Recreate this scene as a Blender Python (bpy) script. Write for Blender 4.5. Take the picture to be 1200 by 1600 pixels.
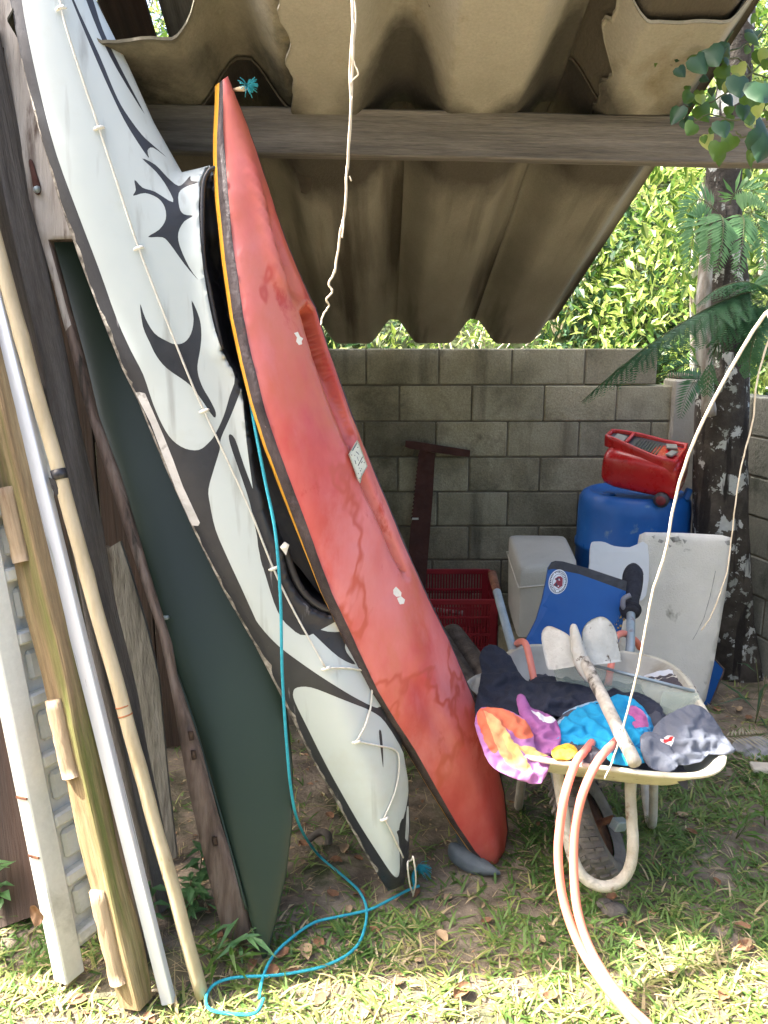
import bpy, math, random
import numpy as np
from mathutils import Vector, Matrix, noise
from mathutils.geometry import delaunay_2d_cdt
random.seed(7); rng = np.random.default_rng(7)
R = math.radians
sc = bpy.context.scene
for o in list(bpy.data.objects): bpy.data.objects.remove(o)
# ------------------------------------------------------------------ camera, sky, sun, exposure
PITCH = R(12.3); F = 1232.0
CAM = Vector((0, 0, 1.65))
cd = bpy.data.cameras.new('camera'); cam = bpy.data.objects.new('camera', cd); sc.collection.objects.link(cam)
cam.location = CAM; cam.rotation_euler = (R(90) - PITCH, 0, 0)
cd.sensor_fit = 'VERTICAL'; cd.sensor_height = 24; cd.lens = 24 * F / 1600; cd.clip_start = .05; cd.clip_end = 500
sc.camera = cam
SUN_EL = R(52); SUN_AZ = R(-88)                                    # azimuth clockwise from +Y: the sun stands to the left
w = bpy.data.worlds.new('World'); sc.world = w; w.use_nodes = True
nt = w.node_tree; bg = nt.nodes['Background']
sky = nt.nodes.new('ShaderNodeTexSky'); sky.sky_type = 'NISHITA'; sky.sun_disc = False
sky.sun_elevation = SUN_EL; sky.sun_rotation = SUN_AZ; sky.dust_density = 7.0; sky.air_density = .8; sky.ozone_density = .3
nt.links.new(sky.outputs[0], bg.inputs[0]); bg.inputs[1].default_value = .15
sd = bpy.data.lights.new('sun', 'SUN'); sun = bpy.data.objects.new('sun', sd); sc.collection.objects.link(sun)
sd.energy = 5; sd.angle = R(.5); sd.color = (1, .95, .86)
tosun = Vector((math.sin(SUN_AZ) * math.cos(SUN_EL), math.cos(SUN_AZ) * math.cos(SUN_EL), math.sin(SUN_EL)))
sun.rotation_euler = tosun.to_track_quat('Z', 'Y').to_euler()
sc.view_settings.view_transform = 'Standard'; sc.view_settings.look = 'None'; sc.view_settings.gamma = 1
sc.view_settings.exposure = 2.35
sc.cycles.max_bounces = 8; sc.cycles.diffuse_bounces = 5; sc.cycles.transparent_max_bounces = 12
# ------------------------------------------------------------------ helpers: rays of the survey photograph
cp, sp = math.cos(PITCH), math.sin(PITCH)
def ray(x, y):
    u = (x - 600) / F; v = (800 - y) / F
    return Vector((u, cp + v * sp, -sp + v * cp))
def P(x, y, d):
    r = ray(x, y); return CAM + r * (d / r.y)
def G(x, y, z=0.0):
    r = ray(x, y); return CAM + r * ((z - CAM.z) / r.z)
class Plane:
    def __init__(s, p, n): s.p = Vector(p); s.n = Vector(n).normalized()
    def __call__(s, x, y):
        r = ray(x, y); return CAM + r * ((s.p - CAM).dot(s.n) / r.dot(s.n))
def axis_plane(p0, p1, yaw):
    a = (Vector(p1) - Vector(p0)).normalized(); n = Vector((math.sin(R(yaw)), -math.cos(R(yaw)), 0))
    n = (n - a * n.dot(a)).normalized(); return Plane(p0, n), a
def nz(x, y=0, z=0): return noise.noise(Vector((x, y, z)))
def sstep(a, b, x):
    t = min(1, max(0, (x - a) / (b - a))); return t * t * (3 - 2 * t)
# ------------------------------------------------------------------ materials
MATS = {}
PIT = .428; XC = .05                                              # crest spacing and position of the roof corrugation
def mat(name, cols, scale=6, rough=.7, bump=.25, stretch=(1, 1, 1), detail=6, metal=0, spots=None, streak=None, bscale=None, trans=0, coat=0, pos=None, sss=0, alpha=1, rvar=.15, fleck=None, contour=None, seam=None):
    m = bpy.data.materials.new(name); m.use_nodes = True; t = m.node_tree; n = t.nodes; l = t.links
    b = n['Principled BSDF']; b.inputs['Roughness'].default_value = rough; b.inputs['Metallic'].default_value = metal
    if coat: b.inputs['Coat Weight'].default_value = coat; b.inputs['Coat Roughness'].default_value = .25
    tc = n.new('ShaderNodeTexCoord'); mp = n.new('ShaderNodeMapping'); mp.inputs['Scale'].default_value = stretch
    l.new(tc.outputs['Object'], mp.inputs[0])
    def nse(sc_, det=detail, dist=0.0, r=.6, off=(0, 0, 0)):
        k = n.new('ShaderNodeTexNoise'); k.inputs['Scale'].default_value = sc_; k.inputs['Detail'].default_value = det
        k.inputs['Roughness'].default_value = r; k.inputs['Distortion'].default_value = dist
        if off != (0, 0, 0):
            m2 = n.new('ShaderNodeMapping'); m2.inputs['Location'].default_value = off; m2.inputs['Scale'].default_value = stretch
            l.new(tc.outputs['Object'], m2.inputs[0]); l.new(m2.outputs[0], k.inputs[0])
        else: l.new(mp.outputs[0], k.inputs[0])
        return k
    k = nse(scale); rp = n.new('ShaderNodeValToRGB'); el = rp.color_ramp.elements
    N = len(cols); lo, hi = .33, .67
    for i, c in enumerate(cols):
        p = lo + (hi - lo) * i / max(1, N - 1) if pos is None else pos[i]
        e = el[i] if i < 2 else el.new(p)
        e.position = p; e.color = (*c, 1)
    if N == 1: el[1].color = (*cols[0], 1)
    l.new(k.outputs[0], rp.inputs[0]); col = rp.outputs[0]
    def over(fac, c, col):
        mx = n.new('ShaderNodeMix'); mx.data_type = 'RGBA'; l.new(fac, mx.inputs[0]); l.new(col, mx.inputs[6]); mx.inputs[7].default_value = (*c, 1); return mx.outputs[2]
    def thr(src, a, b_):
        r = n.new('ShaderNodeMapRange'); r.inputs[1].default_value = a; r.inputs[2].default_value = b_; l.new(src, r.inputs[0]); return r.outputs[0]
    if spots:                                                       # (colour, scale, from, to)
        for i, (c, s_, a, b_) in enumerate(spots):
            col = over(thr(nse(s_, 8, .3, .65, (3.1 + i * 7, 1.7, 5.2)).outputs[0], a, b_), c, col)
    if streak:                                                      # (colour, stretch, scale, from, to)
        c, st, s_, a, b_ = streak
        m3 = n.new('ShaderNodeMapping'); m3.inputs['Scale'].default_value = st; l.new(tc.outputs['Object'], m3.inputs[0])
        k3 = n.new('ShaderNodeTexNoise'); k3.inputs['Scale'].default_value = s_; k3.inputs['Detail'].default_value = 7; l.new(m3.outputs[0], k3.inputs[0])
        col = over(thr(k3.outputs[0], a, b_), c, col)
    if contour:                                                     # thin run lines: (colour, scale, centre, width)
        for i, (c, s_, ce, wd_) in enumerate(contour):
            k4 = nse(s_, 5, .4, .6, (11.3 + 5 * i, 2.1, 7.7)); a1 = n.new('ShaderNodeMath'); a1.operation = 'SUBTRACT'; l.new(k4.outputs[0], a1.inputs[0]); a1.inputs[1].default_value = ce
            a2 = n.new('ShaderNodeMath'); a2.operation = 'ABSOLUTE'; l.new(a1.outputs[0], a2.inputs[0]); col = over(thr(a2.outputs[0], wd_, wd_ * .2), c, col)
    if seam:                                                        # darker band along the overlap of the sheets: (colour, y0, y1)
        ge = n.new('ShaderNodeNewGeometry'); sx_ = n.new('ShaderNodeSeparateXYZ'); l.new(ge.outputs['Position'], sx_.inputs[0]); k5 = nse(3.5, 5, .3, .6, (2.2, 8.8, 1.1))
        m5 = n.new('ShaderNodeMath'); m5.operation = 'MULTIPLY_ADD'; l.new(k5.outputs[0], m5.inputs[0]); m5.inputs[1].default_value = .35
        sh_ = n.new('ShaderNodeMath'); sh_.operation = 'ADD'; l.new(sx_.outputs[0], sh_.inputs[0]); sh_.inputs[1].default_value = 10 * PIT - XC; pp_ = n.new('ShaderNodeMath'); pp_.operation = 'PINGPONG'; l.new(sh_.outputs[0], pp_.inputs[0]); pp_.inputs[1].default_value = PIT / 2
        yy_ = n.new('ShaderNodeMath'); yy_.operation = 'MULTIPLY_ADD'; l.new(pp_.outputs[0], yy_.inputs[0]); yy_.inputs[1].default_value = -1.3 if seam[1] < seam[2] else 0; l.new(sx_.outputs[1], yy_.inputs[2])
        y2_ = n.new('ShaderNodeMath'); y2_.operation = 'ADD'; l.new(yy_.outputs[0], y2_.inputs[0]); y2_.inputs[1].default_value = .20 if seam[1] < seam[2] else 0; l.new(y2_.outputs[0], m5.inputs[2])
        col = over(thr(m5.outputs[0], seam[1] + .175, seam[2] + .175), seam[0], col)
    if fleck:                                                       # fine overall grain, multiplies
        kf = nse(fleck[0], 4, 0, .7, (9, 9, 9)); r = n.new('ShaderNodeMapRange'); r.inputs[3].default_value = 1 - fleck[1]; r.inputs[4].default_value = 1 + fleck[1]; r.inputs[1].default_value = .3; r.inputs[2].default_value = .7
        l.new(kf.outputs[0], r.inputs[0]); vm = n.new('ShaderNodeVectorMath'); vm.operation = 'SCALE'; l.new(col, vm.inputs[0]); l.new(r.outputs[0], vm.inputs['Scale']); col = vm.outputs[0]
    l.new(col, b.inputs['Base Color'])
    if bump:
        kb = nse(bscale or scale * 5, 8, 0, .65, (1, 2, 3)); bp = n.new('ShaderNodeBump'); bp.inputs['Strength'].default_value = bump; bp.inputs['Distance'].default_value = .01
        l.new(kb.outputs[0], bp.inputs['Height']); l.new(bp.outputs[0], b.inputs['Normal'])
        rr = n.new('ShaderNodeMapRange'); rr.inputs[1].default_value = .3; rr.inputs[2].default_value = .7; rr.inputs[3].default_value = max(0, rough - rvar); rr.inputs[4].default_value = min(1, rough + rvar)
        l.new(kb.outputs[0], rr.inputs[0]); l.new(rr.outputs[0], b.inputs['Roughness'])
    if trans:
        out = n['Material Output']; tr = n.new('ShaderNodeBsdfTranslucent'); ms = n.new('ShaderNodeMixShader'); ms.inputs[0].default_value = trans
        l.new(col, tr.inputs[0]); l.new(b.outputs[0], ms.inputs[1]); l.new(tr.outputs[0], ms.inputs[2]); l.new(ms.outputs[0], out.inputs[0])
    if alpha < 1:
        out = n['Material Output']; tr = n.new('ShaderNodeBsdfTransparent'); ms = n.new('ShaderNodeMixShader'); ms.inputs[0].default_value = alpha
        l.new(tr.outputs[0], ms.inputs[1]); l.new(b.outputs[0], ms.inputs[2]); l.new(ms.outputs[0], out.inputs[0])
    MATS[name] = m; return m
M = MATS
mat('soil', [(.10, .08, .058), (.19, .155, .115), (.30, .25, .185)], 9, .95, .9, spots=[((.05, .065, .02), 3.5, .52, .66)], bscale=60)
mat('block', [(.24, .22, .145), (.35, .325, .225), (.42, .39, .28)], 2.2, .92, .7, bscale=70, spots=[((.12, .115, .075), 1.6, .50, .72), ((.085, .072, .05), 3.2, .60, .74)], fleck=(120, .22), streak=((.10, .09, .06), (3, 3, .35), 2.2, .56, .72))
for q_, f_ in (('block_dark', .78), ('block_light', 1.14)):
    mat(q_, [tuple(c * f_ for c in k) for k in ((.24, .22, .14), (.34, .31, .21), (.40, .37, .265))], 2.6, .92, .8, bscale=60, spots=[((.12, .11, .07), 1.9, .50, .70), ((.085, .072, .05), 3.6, .58, .72)], fleck=(110, .25))
mat('mortar', [(.09, .08, .055), (.17, .15, .11)], 12, .95, .6)
mat('pier', [(.3, .28, .23), (.42, .4, .34)], 4, .9, .5, bscale=60, spots=[((.14, .13, .09), 3, .52, .66)])
mat('right_block', [(.17, .175, .145), (.25, .25, .21)], 3, .92, .6, bscale=70, spots=[((.07, .08, .06), 2.4, .5, .64)], fleck=(110, .2))
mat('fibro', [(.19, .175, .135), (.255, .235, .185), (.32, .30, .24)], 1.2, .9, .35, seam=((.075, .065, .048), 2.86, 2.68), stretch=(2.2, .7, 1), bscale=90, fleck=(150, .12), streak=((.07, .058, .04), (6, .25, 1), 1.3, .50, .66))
mat('fibro_mossy', [(.08, .074, .055), (.18, .165, .12), (.26, .24, .18)], 2.2, .92, .4, bscale=80, spots=[((.035, .035, .025), 2.2, .5, .62), ((.22, .17, .05), 3.3, .6, .72)], fleck=(140, .12))
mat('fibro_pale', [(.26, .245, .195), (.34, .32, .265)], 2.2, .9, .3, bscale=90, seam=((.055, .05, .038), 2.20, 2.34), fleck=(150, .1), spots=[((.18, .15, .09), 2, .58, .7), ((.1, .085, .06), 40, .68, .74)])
mat('fibro_dark', [(.055, .048, .038), (.12, .10, .075)], 3, .92, .4, bscale=80)
def wood(name, cols, rough=.8, bump=.7, **k): return mat(name, cols, 3.2, rough, bump, stretch=(9, 9, .55), bscale=10, detail=9, **k)
wood('beam_wood', [(.07, .062, .052), (.15, .135, .118), (.21, .19, .17)], fleck=(40, .25))
wood('grey_wood', [(.055, .05, .048), (.11, .10, .095), (.15, .14, .135)], fleck=(60, .3))
wood('pale_wood', [(.20, .17, .15), (.42, .385, .35), (.5, .47, .44)], spots=[((.09, .06, .045), 2.2, .56, .66)])
wood('brown_wood', [(.05, .035, .028), (.12, .085, .07), (.19, .15, .13)], spots=[((.02, .017, .014), 2.4, .55, .66)])
wood('post_wood', [(.15, .10, .05), (.26, .185, .095), (.36, .28, .15)], spots=[((.12, .13, .03), .9, .52, .64), ((.08, .05, .02), 2, .6, .68)], fleck=(30, .2))
wood('cleat_wood', [(.27, .19, .11), (.45, .34, .22)], spots=[((.18, .09, .04), 2, .56, .64)])
wood('plank_grey', [(.10, .095, .08), (.2, .19, .16), (.26, .25, .22)], spots=[((.05, .04, .03), 1.4, .52, .64)])
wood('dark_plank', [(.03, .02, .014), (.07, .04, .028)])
wood('mossy_wood', [(.06, .04, .03), (.15, .10, .07), (.20, .16, .12)], spots=[((.06, .08, .05), 2, .52, .62), ((.45, .4, .3), 14, .66, .7)])
wood('bamboo', [(.38, .31, .19), (.55, .47, .32)], rough=.5, bump=.2, spots=[((.25, .12, .05), 3, .66, .74)])
mat('log', [(.03, .022, .016), (.08, .06, .045), (.12, .10, .08)], 5, .95, 1, stretch=(3, 3, .6))
mat('rope_knot', [(.30, .10, .04), (.4, .16, .07)], 9, .7, .2)
mat('tape_black', [(.02, .02, .024), (.035, .035, .04)], 9, .35, .1)
mat('alu', [(.62, .66, .74), (.74, .78, .84)], 2, .38, .1, stretch=(6, 6, .3), metal=.35, spots=[((.35, .4, .36), 5, .62, .7)])
mat('door_paint', [(.62, .64, .60), (.74, .76, .73)], 3, .55, .15, spots=[((.3, .32, .28), 3, .58, .72)], fleck=(60, .06))
mat('green_board', [(.018, .034, .023), (.026, .045, .032)], .8, .40, 0, bscale=30, spots=[((.10, .14, .12), 60, .74, .79)], coat=.0)
mat('kayak_white', [(.43, .49, .50), (.50, .555, .56)], 1.5, .34, .05, bscale=18, streak=((.34, .37, .37), (24, 24, 2.2), 1.3, .60, .74), spots=[((.42, .45, .42), 2.4, .58, .75), ((.2, .2, .18), 70, .76, .8)], rvar=.06)
mat('kayak_black', [(.016, .018, .024), (.028, .031, .040)], 3, .42, .15, bscale=40, spots=[((.30, .30, .32), 55, .70, .76)], streak=((.16, .16, .18), (30, 30, 3), 1.3, .67, .72))
mat('kayak_pit', [(.022, .022, .027), (.034, .034, .04)], 3, .6, .1)
mat('scraped', [(.04, .038, .035), (.24, .22, .19), (.48, .46, .42)], 42, .9, 1.0, bscale=90)
mat('repair_tape', [(.5, .5, .5), (.68, .67, .67)], 14, .5, .6, spots=[((.1, .08, .08), 14, .56, .66)])
mat('kayak_red', [(.40, .038, .038), (.50, .075, .072), (.57, .135, .13), (.60, .19, .19)], 1.9, .40, .16, bscale=7, stretch=(1.3, 1.3, .7), spots=[((.50, .14, .07), 2.2, .52, .74), ((.60, .20, .22), 2.6, .54, .74), ((.42, .045, .035), 4.2, .60, .66), ((.62, .58, .52), 75, .80, .82)], contour=[((.45, .075, .055), 1.3, .53, .016)], rvar=.08, coat=.12)
mat('bumper', [(.022, .014, .018), (.05, .035, .04), (.075, .055, .06)], 9, .5, .7, bscale=45, spots=[((.32, .22, .22), 50, .68, .74), ((.25, .03, .03), 9, .66, .72)])
mat('yellow_edge', [(.62, .30, .03), (.80, .42, .05)], 10, .4, .3, spots=[((.2, .1, .03), 12, .62, .7)])
mat('chip', [(.66, .66, .60), (.78, .78, .72)], 20, .8, .4)
mat('blue_rope', [(.01, .30, .42), (.04, .45, .56)], 60, .6, .6)
mat('white_cord', [(.55, .54, .48), (.68, .67, .6)], 60, .8, .4)
mat('vine_dry', [(.58, .49, .36), (.76, .68, .54)], 25, .7, .4)
mat('barrel_blue', [(.006, .085, .33), (.012, .13, .45)], 3, .42, .12, spots=[((.20, .30, .38), 9, .60, .74)])
mat('case_red', [(.36, .008, .010), (.46, .012, .014)], 3, .3, .05, coat=.2)
mat('case_grey', [(.03, .03, .04), (.06, .06, .075)], 6, .4, .1)
mat('case_insert', [(.18, .18, .17), (.25, .25, .23)], 9, .5, .1)
mat('case_wheel', [(.13, .02, .03), (.2, .03, .04)], 6, .5, .1)
mat('crate_red', [(.20, .010, .018), (.30, .018, .026)], 4, .45, .1)
mat('styro', [(.64, .63, .57), (.78, .77, .71)], 3, .75, .5, bscale=140, spots=[((.25, .25, .2), 9, .64, .76), ((.10, .10, .08), 60, .72, .76)])
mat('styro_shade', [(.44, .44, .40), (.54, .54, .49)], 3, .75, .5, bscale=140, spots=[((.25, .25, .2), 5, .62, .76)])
mat('styro_soot', [(.12, .12, .11), (.5, .5, .46)], 35, .8, .5)
mat('plastic_white', [(.62, .66, .70), (.68, .72, .76)], 3, .45, .03)
mat('board_blue', [(.002, .075, .30), (.003, .095, .36)], 3, .5, .08)
mat('board_black', [(.02, .022, .03), (.035, .038, .045)], 8, .6, .2)
mat('badge_white', [(.6, .66, .72), (.7, .75, .8)], 9, .5, 0)
mat('badge_red', [(.22, .02, .04), (.35, .03, .06)], 30, .5, 0)
mat('ink', [(.02, .03, .06), (.04, .05, .09)], 9, .6, 0)
mat('cream', [(.44, .41, .31), (.62, .59, .48)], 5, .7, .4, spots=[((.24, .18, .10), 7, .54, .70), ((.12, .07, .04), 34, .64, .70)])
mat('tray_in', [(.34, .33, .28), (.50, .49, .43)], 4, .65, .3, spots=[((.25, .22, .16), 4, .56, .72)])
mat('tube_paint', [(.42, .38, .30), (.66, .62, .54)], 14, .7, .6, spots=[((.18, .09, .05), 12, .58, .68)])
mat('tyre', [(.10, .09, .08), (.22, .20, .175)], 12, .9, .5)
mat('rust', [(.09, .03, .015), (.24, .10, .05)], 20, .85, .6)
mat('galv', [(.26, .33, .37), (.38, .44, .47)], 12, .5, .3, metal=.3, spots=[((.22, .09, .04), 7, .62, .7)])
mat('hose', [(.72, .20, .14), (.84, .28, .20)], 6, .42, .05, spots=[((.5, .06, .03), 20, .70, .76)])
mat('tool_paint', [(.42, .42, .38), (.62, .62, .57)], 10, .7, .5, spots=[((.10, .07, .05), 26, .60, .66), ((.14, .13, .12), 60, .66, .7)])
mat('tool_wood', [(.36, .33, .28), (.6, .57, .5)], 12, .85, .8, stretch=(4, 4, .7), spots=[((.10, .085, .07), 6, .54, .62)])
mat('saw_rust', [(.045, .016, .012), (.085, .03, .022)], 6, .85, .4)
mat('glove', [(.012, .013, .02), (.03, .032, .045)], 12, .85, .3)
mat('glove_grey', [(.16, .17, .22), (.24, .25, .30)], 12, .8, .3)
mat('bag_clear', [(.5, .52, .52), (.62, .64, .64)], 8, .2, .5, alpha=.45)
mat('glass_panel', [(.36, .42, .36), (.44, .50, .43)], 3, .25, .05, alpha=.38)
def cloth(name, cols, scale=4, **k): return mat(name, cols, scale, .9, .35, bscale=220, **k)
cloth('c_navy', [(.010, .013, .026), (.022, .026, .045)]); cloth('c_purple', [(.25, .07, .22), (.36, .13, .33)])
cloth('c_violet', [(.28, .11, .29), (.36, .16, .37)]); cloth('c_orange', [(.52, .10, .05), (.62, .18, .09)])
cloth('c_peach', [(.60, .28, .12), (.66, .38, .18)]); cloth('c_yellow', [(.58, .42, .13), (.66, .52, .22)])
cloth('c_blue', [(.005, .24, .46), (.012, .34, .60)]); cloth('c_grey', [(.085, .095, .125), (.13, .145, .18)])
cloth('c_dark', [(.04, .045, .06), (.08, .08, .1)]); cloth('c_pattern', [(.005, .10, .26), (.01, .18, .40), (.2, .5, .65)], 22)
cloth('c_pink', [(.30, .06, .20), (.42, .12, .3)], 18); cloth('c_sky', [(.25, .38, .5), (.34, .46, .58)]); cloth('c_white', [(.6, .6, .6), (.7, .7, .7)])
cloth('c_cloth_grey', [(.25, .25, .26), (.38, .38, .39)]); cloth('c_mustard', [(.60, .30, .02), (.75, .45, .05)], 40)
cloth('c_cream', [(.5, .46, .38), (.58, .54, .46)]); cloth('c_brown', [(.05, .04, .045), (.09, .075, .08)])
mat('flipper', [(.07, .09, .105), (.14, .165, .18)], 8, .5, .3)
mat('bark', [(.022, .018, .014), (.05, .042, .034), (.09, .078, .064)], 7, .95, 1.4, bscale=30, spots=[((.48, .50, .48), 7.5, .57, .585), ((.30, .32, .29), 15, .59, .62)], streak=((.015, .012, .01), (9, 9, 1.2), 2.5, .55, .62))
mat('bark_pale', [(.16, .13, .10), (.38, .34, .3), (.6, .6, .57)], 12, .9, 1, stretch=(2, 2, .6))
mat('leaf_sun', [(.24, .34, .06), (.38, .48, .12), (.56, .60, .24)], 5, .34, 0, trans=.35)
mat('leaf_mid', [(.06, .14, .02), (.12, .22, .035)], 5, .42, 0, trans=.35)
mat('leaf_deep', [(.02, .06, .025), (.04, .10, .04)], 5, .42, 0, trans=.25)
mat('fern', [(.09, .21, .07), (.16, .32, .12)], 7, .5, 0, trans=.3)
mat('fern_dark', [(.045, .14, .055), (.08, .20, .085)], 7, .5, 0, trans=.25)
mat('fern_dead', [(.30, .27, .18), (.42, .40, .30)], 7, .8, 0)
mat('grass', [(.07, .15, .03), (.12, .22, .05), (.20, .29, .08)], 3, .55, 0, trans=.3)
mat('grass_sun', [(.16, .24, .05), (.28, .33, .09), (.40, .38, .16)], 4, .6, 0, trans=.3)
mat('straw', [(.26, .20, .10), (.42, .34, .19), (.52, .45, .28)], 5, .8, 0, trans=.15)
mat('dead_leaf', [(.12, .06, .03), (.24, .12, .06), (.30, .19, .11)], 9, .75, .4)
mat('dead_leaf_tan', [(.30, .22, .13), (.42, .30, .18)], 9, .75, .4)
mat('stem', [(.06, .09, .03), (.12, .12, .05)], 9, .7, 0)
mat('hill', [(.03, .045, .015), (.07, .09, .03)], 2, .95, .6)
mat('label_paper', [(.5, .54, .48), (.62, .65, .58)], 30, .6, 0)
mat('stone', [(.09, .08, .07), (.17, .15, .13)], 9, .9, .8)
# ------------------------------------------------------------------ object helpers
def tag(o, label=None, cat=None, group=None, kind=None):
    if label: o['label'] = label
    if cat: o['category'] = cat
    if group: o['group'] = group
    if kind: o['kind'] = kind
    return o
def thing(name, loc, label, cat, group=None):
    o = bpy.data.objects.new(name, None); o.empty_display_size = .1; sc.collection.objects.link(o); o.location = Vector(loc)
    return tag(o, label, cat, group)
class MB:
    def __init__(s): s.v = []; s.f = []; s.m = []; s.sm = []
    def add(s, vs, fs, mi=0, smooth=True):
        k = len(s.v); s.v += [Vector(a) for a in vs]
        for f in fs: s.f.append(tuple(i + k for i in f)); s.m.append(mi); s.sm.append(smooth)
        return s
    def box(s, c, sz, rot=None, mi=0, bev=0.0, smooth=False):
        x, y, z = [a / 2 for a in sz]; b = min(bev, x * .9, y * .9, z * .9)
        vs = []; c = Vector(c); Rm = rot.to_3x3() if rot is not None else Matrix.Identity(3)
        if b <= 0:
            for i in (-1, 1):
                for j in (-1, 1):
                    for k in (-1, 1): vs.append(c + Rm @ Vector((i * x, j * y, k * z)))
            return s.add(vs, [(0, 1, 3, 2), (4, 6, 7, 5), (0, 4, 5, 1), (2, 3, 7, 6), (0, 2, 6, 4), (1, 5, 7, 3)], mi, smooth)
        idx = {}
        for i in (-1, 1):
            for j in (-1, 1):
                for k in (-1, 1):
                    for ax in range(3):
                        q = [i * x, j * y, k * z]
                        for a2 in range(3):
                            if a2 != ax: q[a2] -= (i, j, k)[a2] * b
                        idx[(i, j, k, ax)] = len(vs); vs.append(c + Rm @ Vector(q))
        fs = []
        for ax in range(3):
            o1, o2 = [a for a in range(3) if a != ax]
            for sg in (-1, 1):
                q = []
                for a1, a2 in ((-1, -1), (1, -1), (1, 1), (-1, 1)):
                    k = [0, 0, 0]; k[ax] = sg; k[o1] = a1; k[o2] = a2; q.append(idx[(*k, ax)])
                fs.append(tuple(q if sg * (1 if ax != 1 else -1) > 0 else q[::-1]))
        for ax in range(3):
            o1, o2 = [a for a in range(3) if a != ax]
            for a1 in (-1, 1):
                for a2 in (-1, 1):
                    q = []
                    for e, w_ in ((-1, o1), (1, o1), (1, o2), (-1, o2)):
                        k = [0, 0, 0]; k[ax] = e; k[o1] = a1; k[o2] = a2; q.append(idx[(*k, w_)])
                    fs.append(tuple(q))
        for i in (-1, 1):
            for j in (-1, 1):
                for k in (-1, 1): fs.append(tuple(idx[(i, j, k, a)] for a in range(3)))
        return s.add(vs, fs, mi, smooth)
    def tube(s, pts, r, seg=8, mi=0, cap=True, up=None):
        pts = [Vector(p) for p in pts]; n = len(pts); rr = r if hasattr(r, '__len__') else [r] * n
        vs = []; prev = None
        for i, p in enumerate(pts):
            t = (pts[min(i + 1, n - 1)] - pts[max(i - 1, 0)]).normalized()
            if prev is None:
                a = up or (Vector((0, 0, 1)) if abs(t.z) < .9 else Vector((1, 0, 0))); u = (a - t * a.dot(t)).normalized()
            else: u = (prev - t * prev.dot(t)).normalized()
            prev = u; v = t.cross(u)
            for k in range(seg):
                a = 2 * math.pi * k / seg; vs.append(p + (u * math.cos(a) + v * math.sin(a)) * rr[i])
        fs = [(i * seg + k, i * seg + (k + 1) % seg, (i + 1) * seg + (k + 1) % seg, (i + 1) * seg + k) for i in range(n - 1) for k in range(seg)]
        if cap: fs += [tuple(range(seg))[::-1], tuple((n - 1) * seg + k for k in range(seg))]
        return s.add(vs, fs, mi)
    def obj(s, name, mats, parent=None, loc=None, M4=None):
        me = bpy.data.meshes.new(name)
        ms = mats if isinstance(mats, (list, tuple)) else [mats]
        if M4 is None:
            if parent is not None: base = parent.location.copy()
            elif loc is not None: base = Vector(loc)
            else:
                a = np.array(s.v); base = Vector(((a[:, 0].min() + a[:, 0].max()) / 2, (a[:, 1].min() + a[:, 1].max()) / 2, a[:, 2].min()))
            vs = [tuple(v - base) for v in s.v]
        else: vs = [tuple(v) for v in s.v]
        me.from_pydata(vs, [], s.f)
        for q in ms: me.materials.append(MATS[q] if isinstance(q, str) else q)
        me.polygons.foreach_set('material_index', s.m); me.polygons.foreach_set('use_smooth', s.sm)
        me.validate(); me.update()
        o = bpy.data.objects.new(name, me); sc.collection.objects.link(o)
        if M4 is None:
            if parent is not None: o.parent = parent
            else: o.location = base
        else:
            if parent is not None: o.parent = parent; o.matrix_basis = Matrix.Translation(-parent.location) @ M4
            else: o.matrix_basis = M4
        return o
def child_of(o, parent):                                            # a sub-part under a mesh part that sits at its thing's base
    o.parent = parent; return o
def sub(mb, name, mats, part):                                      # mesh a sub-part under a part (identity transform part)
    base = part.parent.location; o = mb.obj(name, mats, loc=base); o.location = (0, 0, 0); o.parent = part; return o
def spline(pts, n=8):
    pts = [Vector(p) for p in pts]; out = []
    for i in range(len(pts) - 1):
        p0, p1, p2, p3 = pts[max(i - 1, 0)], pts[i], pts[i + 1], pts[min(i + 2, len(pts) - 1)]
        for k in range(n):
            t = k / n; out.append(.5 * ((2 * p1) + (p2 - p0) * t + (2 * p0 - 5 * p1 + 4 * p2 - p3) * t * t + (3 * p1 - p0 - 3 * p2 + p3) * t ** 3))
    out.append(pts[-1]); return out
def smooth_poly(poly, n=4):                                         # closed Catmull-Rom in 2D
    N = len(poly); out = []
    for i in range(N):
        p0, p1, p2, p3 = [Vector(poly[(i + j - 1) % N]) for j in range(4)]
        for k in range(n):
            t = k / n; out.append(tuple(.5 * ((2 * p1) + (p2 - p0) * t + (2 * p0 - 5 * p1 + 4 * p2 - p3) * t * t + (3 * p1 - p0 - 3 * p2 + p3) * t ** 3)))
    return out
def inpoly(px, py, poly):
    a = np.array(poly); x0, y0 = a[:, 0], a[:, 1]; x1, y1 = np.roll(x0, -1), np.roll(y0, -1)
    c = (y0 > py) != (y1 > py)
    with np.errstate(divide='ignore', invalid='ignore'): xi = (x1 - x0) * (py - y0) / (y1 - y0) + x0
    return bool(np.sum(c & (px < xi)) % 2)
def resample(poly, step, closed=True):
    out = []; N = len(poly)
    for i in range(N if closed else N - 1):
        a = np.array(poly[i], float); b = np.array(poly[(i + 1) % N], float); k = max(1, int(round(np.linalg.norm(b - a) / step)))
        for j in range(k): out.append(tuple(a + (b - a) * j / k))
    return out
def bdist(pts, poly):
    a = np.array(poly, float); b = np.roll(a, -1, 0); p = np.array(pts, float)[:, None]; ab = b - a
    t = np.clip(((p - a) * ab).sum(-1) / np.maximum((ab ** 2).sum(-1), 1e-9), 0, 1)
    return np.sqrt((((p - a) - t[..., None] * ab) ** 2).sum(-1)).min(1)
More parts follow.
